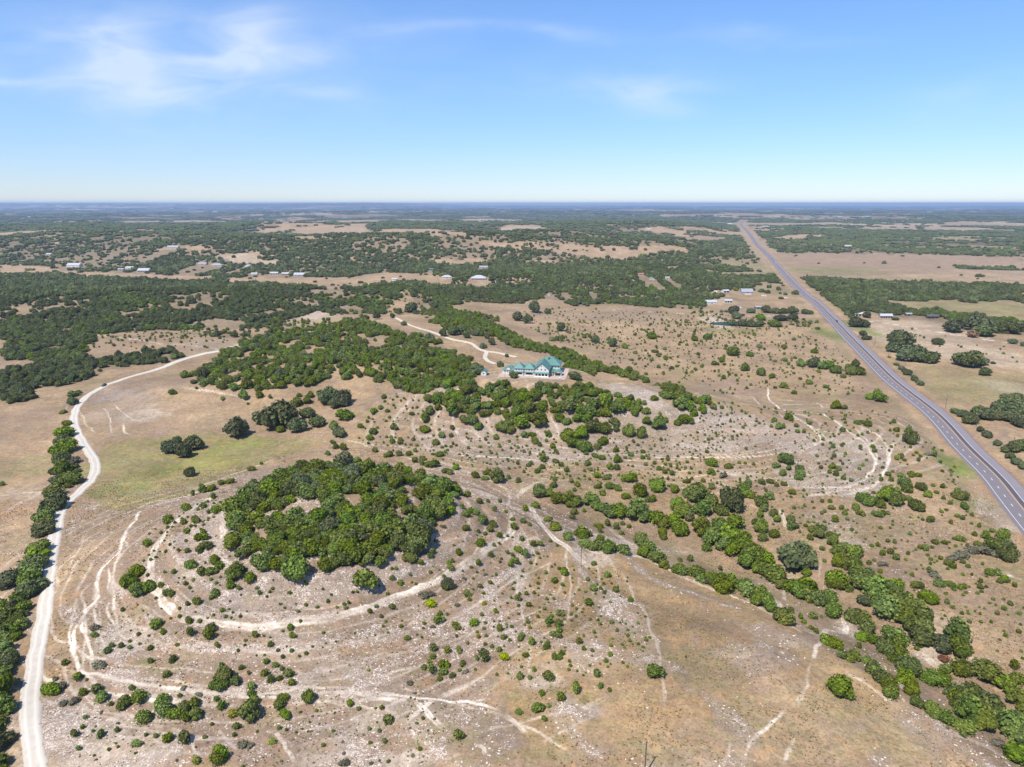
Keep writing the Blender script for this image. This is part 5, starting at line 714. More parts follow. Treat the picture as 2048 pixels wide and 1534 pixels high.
kd = np.where(kk < .36, 'B', np.where(kk < .52 + .12 * rg, 'O', 'J')); kd = np.where((kd == 'B') & (g.uniform(0, 1, n) < .35), 'O', kd)
PFm = {}
FM = [me.copy() for me in (JC[:4] + OC[:4] + [JC[7]])]
for m_ in FM[:8]: m_.materials.clear(); m_.materials.append(M_F)
FC = proto_coll('woodland_kinds', FM)
R = g.uniform(2.3, 4.6, n); I = np.where(kd == 'J', g.integers(0, 4, n), np.where(kd == 'O', g.integers(4, 8, n), 8))
stuff('woodland', np.stack([W[:, 0], W[:, 1], zW - .1], 1), np.stack([R, R * g.uniform(.85, 1.15, n), R * g.uniform(.9, 1.3, n)], 1), g.uniform(0, 6.28, n), I, FC, 'dense mixed juniper and oak woodland in the middle distance')
# far country: low patches of canopy, wider the farther away
def patch_me(seed, n=9):
    gg = np.random.default_rng(seed); Vs = []; Fs = []; k = 0
    for i in range(n):
        V, F = ICO[1]; rr_ = gg.uniform(.2, .42); a = gg.uniform(0, 6.28); d = gg.uniform(0, .75); P = V * (1 + .5 * n3(V, .5, seed + i)[:, None]) * [rr_, rr_, gg.uniform(.32, .6)] + [d * math.cos(a), d * math.sin(a), gg.uniform(.2, .5)]
        Vs.append(P); Fs.append(F + k); k += len(P)
    me = mesh('far_canopy', np.concatenate(Vs), np.concatenate(Fs), M_F, False); at = me.attributes.new('leaf', 'FLOAT', 'POINT'); at.data.foreach_set('value', gg.uniform(-.4, .6, k).astype(np.float32)); return me
PCc = proto_coll('canopy_kinds', [patch_me(700 + i) for i in range(5)] + [me for me in FM[:4]])
n = 90000; lr = g.uniform(math.log(1150), math.log(30000), n); dpt = 1 / np.exp(lr)
dpt = g.uniform(1 / 26000., 1 / 1150., n) ** 1.0; r = 1 / dpt; a = g.uniform(-.72, .72, n); X = r * np.sin(a); Y = r * np.cos(a)
m = g.uniform(0, 1, n) < forest(X, Y) * (.25 + .75 * ss(.38, .5, fbm(X, Y * .7, 120, 3, 97)) ** ss(6000, 2500, r)) + .003; X = X[m]; Y = Y[m]; r = r[m]
n2_ = 16000; r2 = 1 / g.uniform(1 / 26000., 1 / 3500., n2_); a2 = g.uniform(-.72, .72, n2_); X2 = r2 * np.sin(a2); Y2 = r2 * np.cos(a2); m = g.uniform(0, 1, n2_) < forest(X2, Y2); X = np.concatenate([X, X2[m]]); Y = np.concatenate([Y, Y2[m]]); r = np.concatenate([r, r2[m]])
hd_, _ = pdist(X, Y, HW); m = hd_ > 26 + r * .006; m &= clear_b(X, Y); m &= ~((np.hypot(X * .8, Y) < 1330) & (g.uniform(0, 1, len(X)) < .5)); X = X[m]; Y = Y[m]; r = r[m]; n = len(X); print('far', n)
single = (r < 2600) & (g.uniform(0, 1, n) < .75); wd = np.where(single, g.uniform(3, 6, n), np.clip(r * .0045, 7, 90) * g.uniform(.6, 1.5, n)); ht = np.where(single, wd * .9, g.uniform(5.5, 9.5, n))
stuff('far_woodland', np.stack([X, Y, hz(X, Y) - .3], 1), np.stack([wd, wd * g.uniform(.7, 1.3, n), ht], 1), g.uniform(0, 6.28, n), np.where(single, g.integers(5, 9, n), g.integers(0, 5, n)), PCc, 'dark wooded country stretching to the horizon')

# ------------------------------------------------------------------ dry tufts and loose limestone on the near slopes
M_T = leafmat('dry_grass', (.15, .12, .05), (.42, .33, .17)); M_S = pmat('limestone', (.62, .54, .45), .95, (3, .3))
def tuft_me(seed):
    gg = np.random.default_rng(seed); V = []; F = []
    for i in range(9):
        a = gg.uniform(0, 6.28); l = gg.uniform(.3, .55); h = gg.uniform(.35, .9); c_, s_ = math.cos(a), math.sin(a); w_ = .16; k = len(V)
        V += [(-s_ * w_, c_ * w_, 0), (s_ * w_, -c_ * w_, 0), (c_ * l + s_ * w_ * .6, s_ * l - c_ * w_ * .6, h), (c_ * l - s_ * w_ * .6, s_ * l + c_ * w_ * .6, h)]; F.append((k, k + 1, k + 2, k + 3))
    me = mesh('tuft', np.array(V), F, M_T); at = me.attributes.new('leaf', 'FLOAT', 'POINT'); at.data.foreach_set('value', gg.uniform(-.4, .6, len(V)).astype(np.float32)); return me
def stone_me(seed):
    V, F = ICO[1]; V = V * (1 + .8 * n3(V, .6, seed)[:, None]) * [1, .75, .45]; return mesh('stone', V, F, M_S)
TC_ = proto_coll('tuft_kinds', [tuft_me(i) for i in range(4)]); SC_ = proto_coll('stone_kinds', [stone_me(i) for i in range(4)])
def cover_at(X, Y):
    r = np.hypot(X, Y); a = np.degrees(np.arctan2(X, Y)); i = np.clip(np.searchsorted(rr, r), 0, shp[0] - 1); j = np.clip(np.searchsorted(azs, a), 0, shp[1] - 1); k = i * shp[1] + j; return msk[k]
def nearpts(n, r0, r1):
    r = np.sqrt(g.uniform(r0 ** 2, r1 ** 2, n)); a = g.uniform(-.76, .76, n); X = r * np.sin(a); Y = r * np.cos(a); m = (pdist(X, Y, HW)[0] > 13) & (pdist(X, Y, GRAV)[0] > 4) & (np.hypot(X - HOUSE[0], Y - HOUSE[1] - 8) > 34); return X[m], Y[m]
X, Y = nearpts(120000, 120, 420); cv_ = cover_at(X, Y); den = ss(.42, .62, fbm(X, Y, 13, 3, 151)) * (1 - .5 * cv_[:, 0]) * (1 - cv_[:, 2]); m = g.uniform(0, 1, len(X)) < den * .8 + .04; X = X[m]; Y = Y[m]; n = len(X)
s_ = g.uniform(.22, .6, n); stuff('dry_grass', np.stack([X, Y, hz(X, Y) - .03], 1), np.stack([s_, s_, s_ * .9], 1), g.uniform(0, 6.28, n), g.integers(0, 4, n), TC_, 'dry straw and olive grass tufts on the near slopes'); print('tufts', n)
X, Y = nearpts(48000, 120, 460); cv_ = cover_at(X, Y); den = ss(.25, 1.0, cv_[:, 0] + (fbm(X, Y, 9, 3, 161) - .5) * 1.3) * (1 - cv_[:, 2]) ** 2; m = g.uniform(0, 1, len(X)) < den * .9; X = X[m]; Y = Y[m]; n = len(X)
s_ = g.uniform(.1, .34, n) ** 1.0; stuff('limestone_rubble', np.stack([X, Y, hz(X, Y)], 1), np.stack([s_ * 1.4, s_, s_], 1), g.uniform(0, 6.28, n), g.integers(0, 4, n), SC_, 'loose pale limestone rubble strewn over the near slopes'); print('stones', n)

# ------------------------------------------------------------------ highway and gravel roads
print('roads')
M_ASPH = pmat('asphalt', (.17, .15, .155), .9, (.25, .12)); M_ASPD = pmat('asphalt_dark', (.085, .077, .085), .9, (.3, .15)); M_ASPL = pmat('asphalt_pale', (.215, .19, .2), .9, (.2, .1))
M_WL = pmat('white_line', (.6, .6, .6), .7); M_YL = pmat('yellow_line', (.62, .36, .16), .7); M_GRAV = pmat('white_gravel', (.46, .415, .35), .95, (.5, .2)); M_DRV = pmat('drive_gravel', (.50, .42, .33), .95, (.6, .14))
HC = catmull(HW, 6.); HC = HC[np.concatenate([[True], np.linalg.norm(np.diff(HC, axis=0), axis=1) > 1e-3])]
HT = np.gradient(HC, axis=0); HT /= np.linalg.norm(HT, axis=1)[:, None]; HNn = np.stack([HT[:, 1], -HT[:, 0]], 1)   # to the right
HL = np.concatenate([[0], np.cumsum(np.linalg.norm(np.diff(HC, axis=0), axis=1))])
def ribbon(o0, o1, z, mat, name, depth=0, parent=None):
    a = HC + HNn * o0; b = HC + HNn * o1; n = len(HC)
    V = [(*p, z) for p in a] + [(*p, z) for p in b]; F = [(i, n + i, n + i + 1, i + 1) for i in range(n - 1)]
    if depth:
        V += [(*(p - HNn[i] * depth * 2.2), z - depth) for i, p in enumerate(a)] + [(*(p + HNn[i] * depth * 2.2), z - depth) for i, p in enumerate(b)]
        F += [(2 * n + i, i, i + 1, 2 * n + i + 1) for i in range(n - 1)] + [(n + i, 3 * n + i, 3 * n + i + 1, n + i + 1) for i in range(n - 1)]
    return obj(name, mesh(name, np.array(V), F, mat), parent)
Z0 = .45
tag(ribbon(-8.4, 8.4, Z0, M_ASPH, 'highway', .6), 'straight two way highway with passing lane', None, None, 'structure')
tag(ribbon(.45, 2.85, Z0 + .005, M_ASPD, 'worn_lane'), None, None, None, 'structure'); tag(ribbon(3.3, 8.3, Z0 + .005, M_ASPL, 'road_shoulder'), None, None, None, 'structure')
mk = MB(); my = MB(); n = len(HC)
def strip(mb, o0, o1):
    k = len(mb.V); mb.V += [(*(HC[i] + HNn[i] * o0), Z0 + .012) for i in range(n)] + [(*(HC[i] + HNn[i] * o1), Z0 + .012) for i in range(n)]; mb.F += [(k + i, k + n + i, k + n + i + 1, k + i + 1) for i in range(n - 1)]
strip(mk, -7.75, -7.5); strip(mk, 2.95, 3.22); strip(my, -.42, -.22); strip(my, .02, .22)
for s in np.arange(5, min(HL[-1] - 10, 4200), 12.2):
    q = []
    for ss_ in (s, s + 3.1):
        p = np.array([np.interp(ss_, HL, HC[:, 0]), np.interp(ss_, HL, HC[:, 1])]); nn = np.array([np.interp(ss_, HL, HNn[:, 0]), np.interp(ss_, HL, HNn[:, 1])]); q.append((p - nn * 4.18, p - nn * 3.82))
    mk.poly([(*q[0][0], Z0 + .012), (*q[0][1], Z0 + .012), (*q[1][1], Z0 + .012), (*q[1][0], Z0 + .012)])
tag(mk.build('white_road_markings', M_WL), None, None, None, 'structure'); tag(my.build('yellow_road_markings', M_YL), None, None, None, 'structure')
def gravel(name, pts, w0, mat, label, lift=.14, wob=1.1):
    P = np.array(pts); T = np.gradient(P, axis=0); T /= np.linalg.norm(T, axis=1)[:, None]; Nn = np.stack([T[:, 1], -T[:, 0]], 1); K = 11; V = []; F = []
    for i, (p, nn) in enumerate(zip(P, Nn)):
        wl = w0 / 2 + wob * (vn(np.array(i * .35), np.array(1.5), 3) - .5); wr = w0 / 2 + wob * (vn(np.array(i * .35), np.array(7.5), 9) - .5)
        for j in range(K): V.append(p + nn * (-wl + (wl + wr) * j / (K - 1)))
    V = np.array(V); r = np.hypot(V[:, 0], V[:, 1]); z = hz(V[:, 0], V[:, 1]) + lift + r * .00025; e = np.arange(len(V)) % K; z -= np.where((e == 0) | (e == K - 1), lift + .25, 0)
    n = len(P)
    for i in range(n - 1):
        for j in range(K - 1): a = i * K + j; F.append((a, a + 1, a + K + 1, a + K))
    me = mesh(name, np.column_stack([V, z]), F, mat, True); at_ = me.attributes.new('across', 'FLOAT', 'POINT'); at_.data.foreach_set('value', (np.arange(len(V)) % K / (K - 1) * 2 - 1).astype(np.float32))
    return tag(obj(name, me), label, None, None, 'structure')
for m_ in (M_GRAV, M_DRV):                            # wheel tracks and a crumbled edge
    t = m_.node_tree; b = t.nodes['Principled BSDF']; src = b.inputs['Base Color'].links[0].from_socket; at_ = nd(t.nodes, 'ShaderNodeAttribute'); at_.attribute_name = 'across'; ge = nd(t.nodes, 'ShaderNodeNewGeometry'); n_ = nd(t.nodes, 'ShaderNodeTexNoise'); n_.inputs['Scale'].default_value = .5; n_.inputs['Detail'].default_value = 5; t.links.new(ge.outputs['Position'], n_.inputs['Vector'])
    ab = mth(t, 'ABSOLUTE', mth(t, 'ADD', at_.outputs['Fac'], mth(t, 'MULTIPLY', mth(t, 'SUBTRACT', n_.outputs[0], .5), .25)))
    q1 = mth(t, 'MULTIPLY', mth(t, 'SUBTRACT', ab, .40), 7.); rut = mth(t, 'EXPONENT', mth(t, 'MULTIPLY', mth(t, 'MULTIPLY', q1, q1), -1.))
    c_ = mixc(t, mth(t, 'MULTIPLY', rut, .8), src, (.58, .53, .46)); ed = mth(t, 'MULTIPLY', mth(t, 'SUBTRACT', mth(t, 'ADD', ab, mth(t, 'MULTIPLY', mth(t, 'SUBTRACT', n_.outputs[0], .5), 1.2)), .80), 5., clamp=True)
    t.links.new(mixc(t, ed, c_, (.33, .26, .18)), b.inputs['Base Color'])
gravel('gravel_road', [tuple(q) for q in catmull(UL(GRAV_PX), 2.0)], 5.9, M_GRAV, 'white gravel ranch road'); gravel('driveway', [tuple(q) for q in catmull(DRIVE[::2], 2.)], 4.6, M_DRV, 'pale driveway', .14, .5); gravel('driveway_loop', [tuple(q) for q in catmull(LOOP[::2], 2.)], 4.6, M_DRV, 'pale loop of the driveway', .17, .4)

# ------------------------------------------------------------------ buildings
print('buildings')
M_WW = pmat('white_wall', (.60, .58, .54), .7, (.6, .05)); M_GR = pmat('green_metal_roof', (.085, .195, .17), .5, (.5, .25), .35); M_GD = pmat('door_and_bay_shade', (.03, .025, .03), .6); M_GL = pmat('window_glass', (.05, .06, .07), .15, None, .6); M_ST = pmat('stone_wall', (.34, .27, .21), .9, (1.2, .25)); M_PV = pmat('patio_paving', (.42, .33, .27), .9, (.8, .12))
M_TR = pmat('white_trim', (.80, .79, .76), .6); M_GY = pmat('grey_roof', (.30, .30, .31), .6, (.6, .1)); M_WR = pmat('white_metal_roof', (.42, .42, .42), .4, (.6, .06)); M_BRK = pmat('brown_wall', (.24, .13, .09), .85, (.8, .12)); M_BLU = pmat('blue_grey_wall', (.28, .33, .42), .8, (.8, .08)); M_TANW = pmat('tan_wall', (.48, .40, .32), .85, (.8, .08)); M_DK = pmat('dark_roof', (.09, .08, .08), .7, (.8, .1)); M_RD = pmat('rusty_roof', (.30, .15, .09), .7, (.8, .2)); M_WOOD = pmat('weathered_wood', (.10, .08, .065), .9, (3, .25)); M_BLK = pmat('black_paint', (.02, .02, .022), .4)
def window(par, x, y, z, w_, h_, axis='y', d=.07):
    """frame standing proud of a wall, glass inside it; axis y: wall faces -y, x: wall faces +x"""
    f = MB(); t_ = .12
    for a in ((x - w_ / 2, x + w_ / 2, z, z + t_), (x - w_ / 2, x + w_ / 2, z + h_ - t_, z + h_), (x - w_ / 2, x - w_ / 2 + t_, z + t_, z + h_ - t_), (x + w_ / 2 - t_, x + w_ / 2, z + t_, z + h_ - t_), (x - .03, x + .03, z + t_, z + h_ - t_)):
        if axis == 'y': f.box(a[0], a[1], y - d, y - .003, a[2], a[3])
        else: f.box(y + .003, y + d, a[0], a[1], a[2], a[3])
    fo = f.build('window', M_TR, par); p = MB()
    if axis == 'y': p.box(x - w_ / 2 + t_, x + w_ / 2 - t_, y - .03, y - .004, z + t_, z + h_ - t_)
    else: p.box(y + .004, y + .03, x - w_ / 2 + t_, x + w_ / 2 - t_, z + t_, z + h_ - t_)
    p.build('pane', M_GL, fo); return fo
def hip(mb, x0, x1, y0, y1, z0, z1, ov=.7, gab=(), t_=.2):
    """hipped or gabled roof plates; ridge along the longer side unless gab names 'y'"""
    X0, X1, Y0, Y1 = x0 - ov, x1 + ov, y0 - ov, y1 + ov; W_, D_ = X1 - X0, Y1 - Y0; ry = ('ridgey' in gab) or (D_ > W_ and 'ridgex' not in gab)
    cx, cy = (X0 + X1) / 2, (Y0 + Y1) / 2
    if ry:
        a = Y0 if 'front' in gab else Y0 + W_ / 2; b = Y1 if 'back' in gab else Y1 - W_ / 2
        if a > b: a = b = cy
        A, B = (cx, a, z1), (cx, b, z1); mb.slab([(X0, Y1, z0), (X0, Y0, z0), A, B], t_); mb.slab([(X1, Y0, z0), (X1, Y1, z0), B, A], t_)
        if 'front' not in gab: mb.slab([(X0, Y0, z0), (X1, Y0, z0), A], t_)
        if 'back' not in gab: mb.slab([(X1, Y1, z0), (X0, Y1, z0), B], t_)
    else:
        a = X0 if 'left' in gab else X0 + D_ / 2; b = X1 if 'right' in gab else X1 - D_ / 2
        if a > b: a = b = cx
        A, B = (a, cy, z1), (b, cy, z1); mb.slab([(X0, Y0, z0), (X1, Y0, z0), B, A], t_); mb.slab([(X1, Y1, z0), (X0, Y1, z0), A, B], t_)
        if 'left' not in gab: mb.slab([(X0, Y1, z0), (X0, Y0, z0), A], t_)
        if 'right' not in gab: mb.slab([(X1, Y0, z0), (X1, Y1, z0), B], t_)
def seams(mb, x0, x1, y0, y1, za, zb, step=.9):      # standing seams on a plate that rises from y0,za to y1,zb
    x = x0
    while x < x1: mb.slab([(x, y0, za + .05), (x + .06, y0, za + .05), (x + .06, y1, zb + .05), (x, y1, zb + .05)], .06); x += step
HX, HY = HOUSE; hz0 = 28.0
H = empty('mansion', (HX, HY, hz0), R_(-10)); H.scale = (1.0, .95, .86); tag(H, 'large white mansion with teal green metal roofs on top of the wooded hill', 'house')
wl = MB()
wl.box(4, 14.5, 2.2, 14, .0, 3.2); wl.box(4, 14.5, 0, 14, 3.2, 6)
wl.F.append((len(wl.V), len(wl.V) + 1, len(wl.V) + 2)); wl.V += [(4, 0, 6.0), (14.5, 0, 6.0), (9.25, 0, 11.6)]
for x0, x1 in ((-11.2, -4.3), (-3.5, 3.4)): wl.box(x0, x1, 1., 9, 3.1, 6.2); wl.box(x0, x1, 3., 9, 0, 3.1)
wl.box(-4.3, -3.5, 3.4, 9, 0, 6.1); wl.box(3.4, 4, 3.4, 9, 0, 6.1)
wl.box(4.6, 21, 14.002, 27, 0, 6.8); wl.box(-12, 4, 9.002, 13, 0, 5.6)
wl.box(-20, -11.2, 4.2, 12.5, 0, 3.6)
wl.build('wall', M_WW, H)
ft = MB()                                             # porch fronts with arched openings
def arch(mb, x0, x1, y, z0, z1, t_=.3, base=.9):
    mb.box(x0, x0 + .7, y, y + t_, z0, z1); mb.box(x1 - .7, x1, y, y + t_, z0, z1); mb.box(x0 + .7, x1 - .7, y, y + t_, z0, z0 + base)
    cx = (x0 + x1) / 2; hw = (x1 - x0) / 2 - .7; top = z1 - .35; k = 8
    for i in range(k):
        a0 = math.pi * i / k; a1 = math.pi * (i + 1) / k; xa, xb = cx - hw * math.cos(a0), cx - hw * math.cos(a1); za, zb = top - .9 + .9 * math.sin(a0), top - .9 + .9 * math.sin(a1)
        mb.slab([(xa, y, z1), (xb, y, z1), (xb, y + t_, z1), (xa, y + t_, z1)], max(.05, z1 - (za + zb) / 2))
for x0, x1 in ((-11.2, -4.3), (-3.5, 3.4)): arch(ft, x0, x1, .6, 0, 3.0)
ft.build('porch_arcade', M_WW, H)
pc = MB()
for x in (4.2, 6.8, 9.25, 11.7, 14.1): pc.box(x - .22, x + .22, -1.9, -1.46, 0, 2.95)
pc.box(4, 14.5, -1.8, -1.6, .0, .9); pc.build('porch_column', M_TR, H)
dkp = MB(); dkp.box(-10.4, -5.1, 2.9, 2.96, .3, 2.7); dkp.box(-2.7, 2.6, 2.9, 2.96, .3, 2.7); dkp.box(5, 13.6, 2.1, 2.16, .2, 2.5); dkp.build('porch_shade_panel', M_GL, H)  # flat dark panels at the back of the porches stand in for their shade
rf = MB()
hip(rf, 4, 14.5, 0, 15.5, 5.9, 11.9, .8, ('ridgey', 'front', 'back'))
hip(rf, -11.2, -4.3, 1, 9.4, 6.1, 10.6, .6); hip(rf, -3.5, 3.4, 1, 9.4, 6.1, 10.6, .6)
hip(rf, 4.6, 21, 14, 27, 6.7, 13.2, .9, ()); hip(rf, -12, 4, 8.8, 13.4, 5.5, 8.2, .4, ('ridgex', 'left', 'right'))
hip(rf, -20, -11.4, 4.2, 12.5, 3.5, 6.9, .6, ('ridgex',)); rf.build('roof', M_GR, H)
sm_ = MB(); seams(sm_, -10.6, -4.6, .5, 4.8, 6.2, 10.4); seams(sm_, -2.9, 3., .5, 4.8, 6.2, 10.4); seams(sm_, 12., 16., 13.2, 20., 6.9, 13.1); sm_.build('roof_seams', M_GR, H)
sk = MB()
sk.slab([(3.6, -2.1, 2.95), (14.9, -2.1, 2.95), (14.9, 0, 3.75), (3.6, 0, 3.75)], .18); sk.slab([(-11.5, .2, 3.0), (-4.1, .2, 3.0), (-4.1, 1., 3.6), (-11.5, 1., 3.6)], .15); sk.slab([(-3.7, .2, 3.0), (3.6, .2, 3.0), (3.6, 1., 3.6), (-3.7, 1., 3.6)], .15)
sk.build('porch_roof', M_GR, H)
for x in (6.2, 9.0, 11.8): window(H, x, 0, 5.2, 1.3, 1.7)
window(H, 9.2, 0, 8.2, 1., 1.3)
for x in (-9.6, -7.6, -5.8, -2., -.1, 1.8): window(H, x, 1, 4.2, 1.2, 1.5)
for y in (2, 5, 8, 11): window(H, y, 14.5, 3.8, 1.3, 1.6, 'x'); window(H, y + .8, 14.5, .8, 1.4, 2.0, 'x')
for y in (16, 19, 22, 25): window(H, y, 21, 4, 1.3, 1.7, 'x')
for x in (-18.6, -16.8, -14.8, -12.8): window(H, x, 4.2, 1.2, 1.2, 1.5)
for x in (16, 18, 20): window(H, x, 14, 4.2, 1.2, 1.5)
dm = MB(); dm.box(-17.4, -14.6, 3.9, 7.2, 3.5, 5.2); dm.F.append((len(dm.V), len(dm.V) + 1, len(dm.V) + 2, len(dm.V) + 3, len(dm.V) + 4)); dm.V += [(-17.4, 3.9, 5.2), (-14.6, 3.9, 5.2), (-15.1, 3.9, 5.9), (-16, 3.9, 6.2), (-16.9, 3.9, 5.9)]
dmo = dm.build('dormer', M_WW, H); MB().slab([(-17.8, 3.6, 5.1), (-16, 3.6, 6.4), (-16, 8, 6.4), (-17.8, 7, 5.1)], .12).slab([(-16, 3.6, 6.4), (-14.2, 3.6, 5.1), (-14.2, 7, 5.1), (-16, 8, 6.4)], .12).build('dormer_roof', M_GR, dmo)
MB().box(11.6, 12.6, 17, 18, 12, 14.3).build('chimney', M_ST, H)
# right hand glazed side wing in shade, then the open pavilion
sw = MB(); sw.box(14.502, 17.5, 4, 13.9, 0, 3.3); sw.build('side_wing', M_ST, H); MB().slab([(14.4, 3.4, 4.2), (18, 3.4, 3.3), (18, 13.99, 3.3), (14.4, 13.99, 4.2)], .15).build('side_roof', M_GR, H)
for y in (6, 8.5, 11): window(H, y, 17.5, .8, 1.6, 1.9, 'x')
MB().box(-22, 27, -6.5, 30, -.6, .06).build('patio', M_PV, H)
G_ = empty('pavilion', (HX + 21.5, HY + 2.5, hz0 + .07), R_(-10)); tag(G_, 'small open pavilion with teal hipped roof at the right end of the mansion', 'pavilion')
for sx_, sy_ in ((-2.3, -2.3), (2.3, -2.3), (-2.3, 2.3), (2.3, 2.3)): MB().box(sx_ - .2, sx_ + .2, sy_ - .2, sy_ + .2, 0, 2.9).build('post', M_TR, G_)
q = MB(); hip(q, -2.5, 2.5, -2.5, 2.5, 2.9, 4.6, .7); q.build('roof', M_GR, G_); MB().box(-1.8, 1.8, 1.6, 2.1, 0, 1.).build('counter', M_ST, G_)
# white balustrade round the right end of the terrace, garden furniture
B_ = empty('balustrade', (HX + 27, HY - 2, hz0 + .07), R_(-10)); tag(B_, 'low white balustrade around the terrace right of the pavilion', 'railing')
for i in range(6): MB().box(-.12, .12, i * 2 - .12, i * 2 + .12, 0, 1.1).build('post', M_TR, B_)
MB().box(-.08, .08, .12, 9.88, .92, 1.02).build('rail', M_TR, B_)
tb0 = None
for i, (dx, dy, lab) in enumerate([(23, -4.5, 'small white patio table nearest the pavilion front'), (25, 1, 'small white patio table beside the balustrade'), (-1, -3.6, 'small white table in front of the mansion arches'), (8, -4.6, 'small white table below the mansion gable')]):
    if tb0 is None:
        tb0 = empty('patio_table', (0, 0, 0)); MB().prism([(.7 * math.cos(k * .785), .7 * math.sin(k * .785)) for k in range(8)], .68, .75).build('table_top', M_TR, tb0); MB().tube((0, 0, 0), (0, 0, .67), .08, .05).build('pedestal', M_BLK, tb0); t_o = tb0
    else: t_o = dup(tb0)
    c, s = math.cos(R_(-10)), math.sin(R_(-10)); t_o.location = (HX + dx * c - dy * s, HY + dx * s + dy * c, hz0 + .07); tag(t_o, lab, 'table', 'patio tables')
def at(px, py): p = U(px, py)[0]; return float(p[0]), float(p[1]), float(p[2])
def house(name, px, py, wpx, wall, roof, label, cat='house', d=.6, h=3., rh=.16, gab=('ridgex', 'left', 'right'), rz=0, porch=False, wins=3, door=True, doors_dark=False, z=None):
    x, y, zz_ = at(px, py); ds = math.hypot(x, y, CAMZ); w_ = wpx * .8 * ds / FPX; dd = max(5, w_ * d); h = h * (1 if w_ < 30 else 1.5); r_ = w_ * rh if w_ < 40 else 5
    e = empty(name, (x, y, zz_ - .1), R_(rz)); tag(e, label, cat)
    b = MB(); b.box(-w_ / 2, w_ / 2, 0, dd, -1.2, h)
    for xs, gkey in ((-w_ / 2, 'left'), (w_ / 2, 'right')):
        if gkey in gab and 'ridgex' in gab: k = len(b.V); b.V += [(xs, 0, h), (xs, dd, h), (xs, dd / 2, h + r_)]; b.F.append((k, k + 1, k + 2))
    for ys, gkey in ((0, 'front'), (dd, 'back')):
        if gkey in gab and 'ridgey' in gab: k = len(b.V); b.V += [(-w_ / 2, ys, h), (w_ / 2, ys, h), (0, ys, h + r_)]; b.F.append((k, k + 1, k + 2))
    b.build('wall', wall, e); q = MB(); hip(q, -w_ / 2, w_ / 2, 0, dd, h - .05, h + r_ + .12, .6, gab); q.build('roof', roof, e)
    for i in range(wins):
        wx = -w_ / 2 + w_ * (i + .5) / wins
        if door and i == wins // 2: MB().box(wx - .6, wx + .6, -.06, -.004, 0, 2.2).build('door', M_GD, e); continue
        if doors_dark: MB().box(wx - w_ / wins * .36, wx + w_ / wins * .36, -.06, -.004, 0, h * .8).build('bay_shade_panel', M_GD, e)  # flat dark panel on the wall, painted as the shade inside an open bay
        else: window(e, wx, 0, 1., 1.5, 1.3)
    if porch:
        MB().slab([(-w_ / 2 - .6, -2.8, h - .55), (w_ / 2 + .6, -2.8, h - .55), (w_ / 2 + .6, -.65, h - .1), (-w_ / 2 - .6, -.65, h - .1)], .15).build('porch_roof', roof, e)
        for i in range(5): xx = -w_ / 2 + w_ * i / 4; MB().box(xx - .12, xx + .12, -2.7, -2.46, 0, h - .7).build('porch_post', M_TR, e)
    return e
house('garden_shed', 967, 751, 13, M_WW, M_GR, 'little white shed with teal roof left of the mansion', 'shed', .9, 3., .35, ('ridgey', 'front', 'back'), -10, wins=1, door=False)
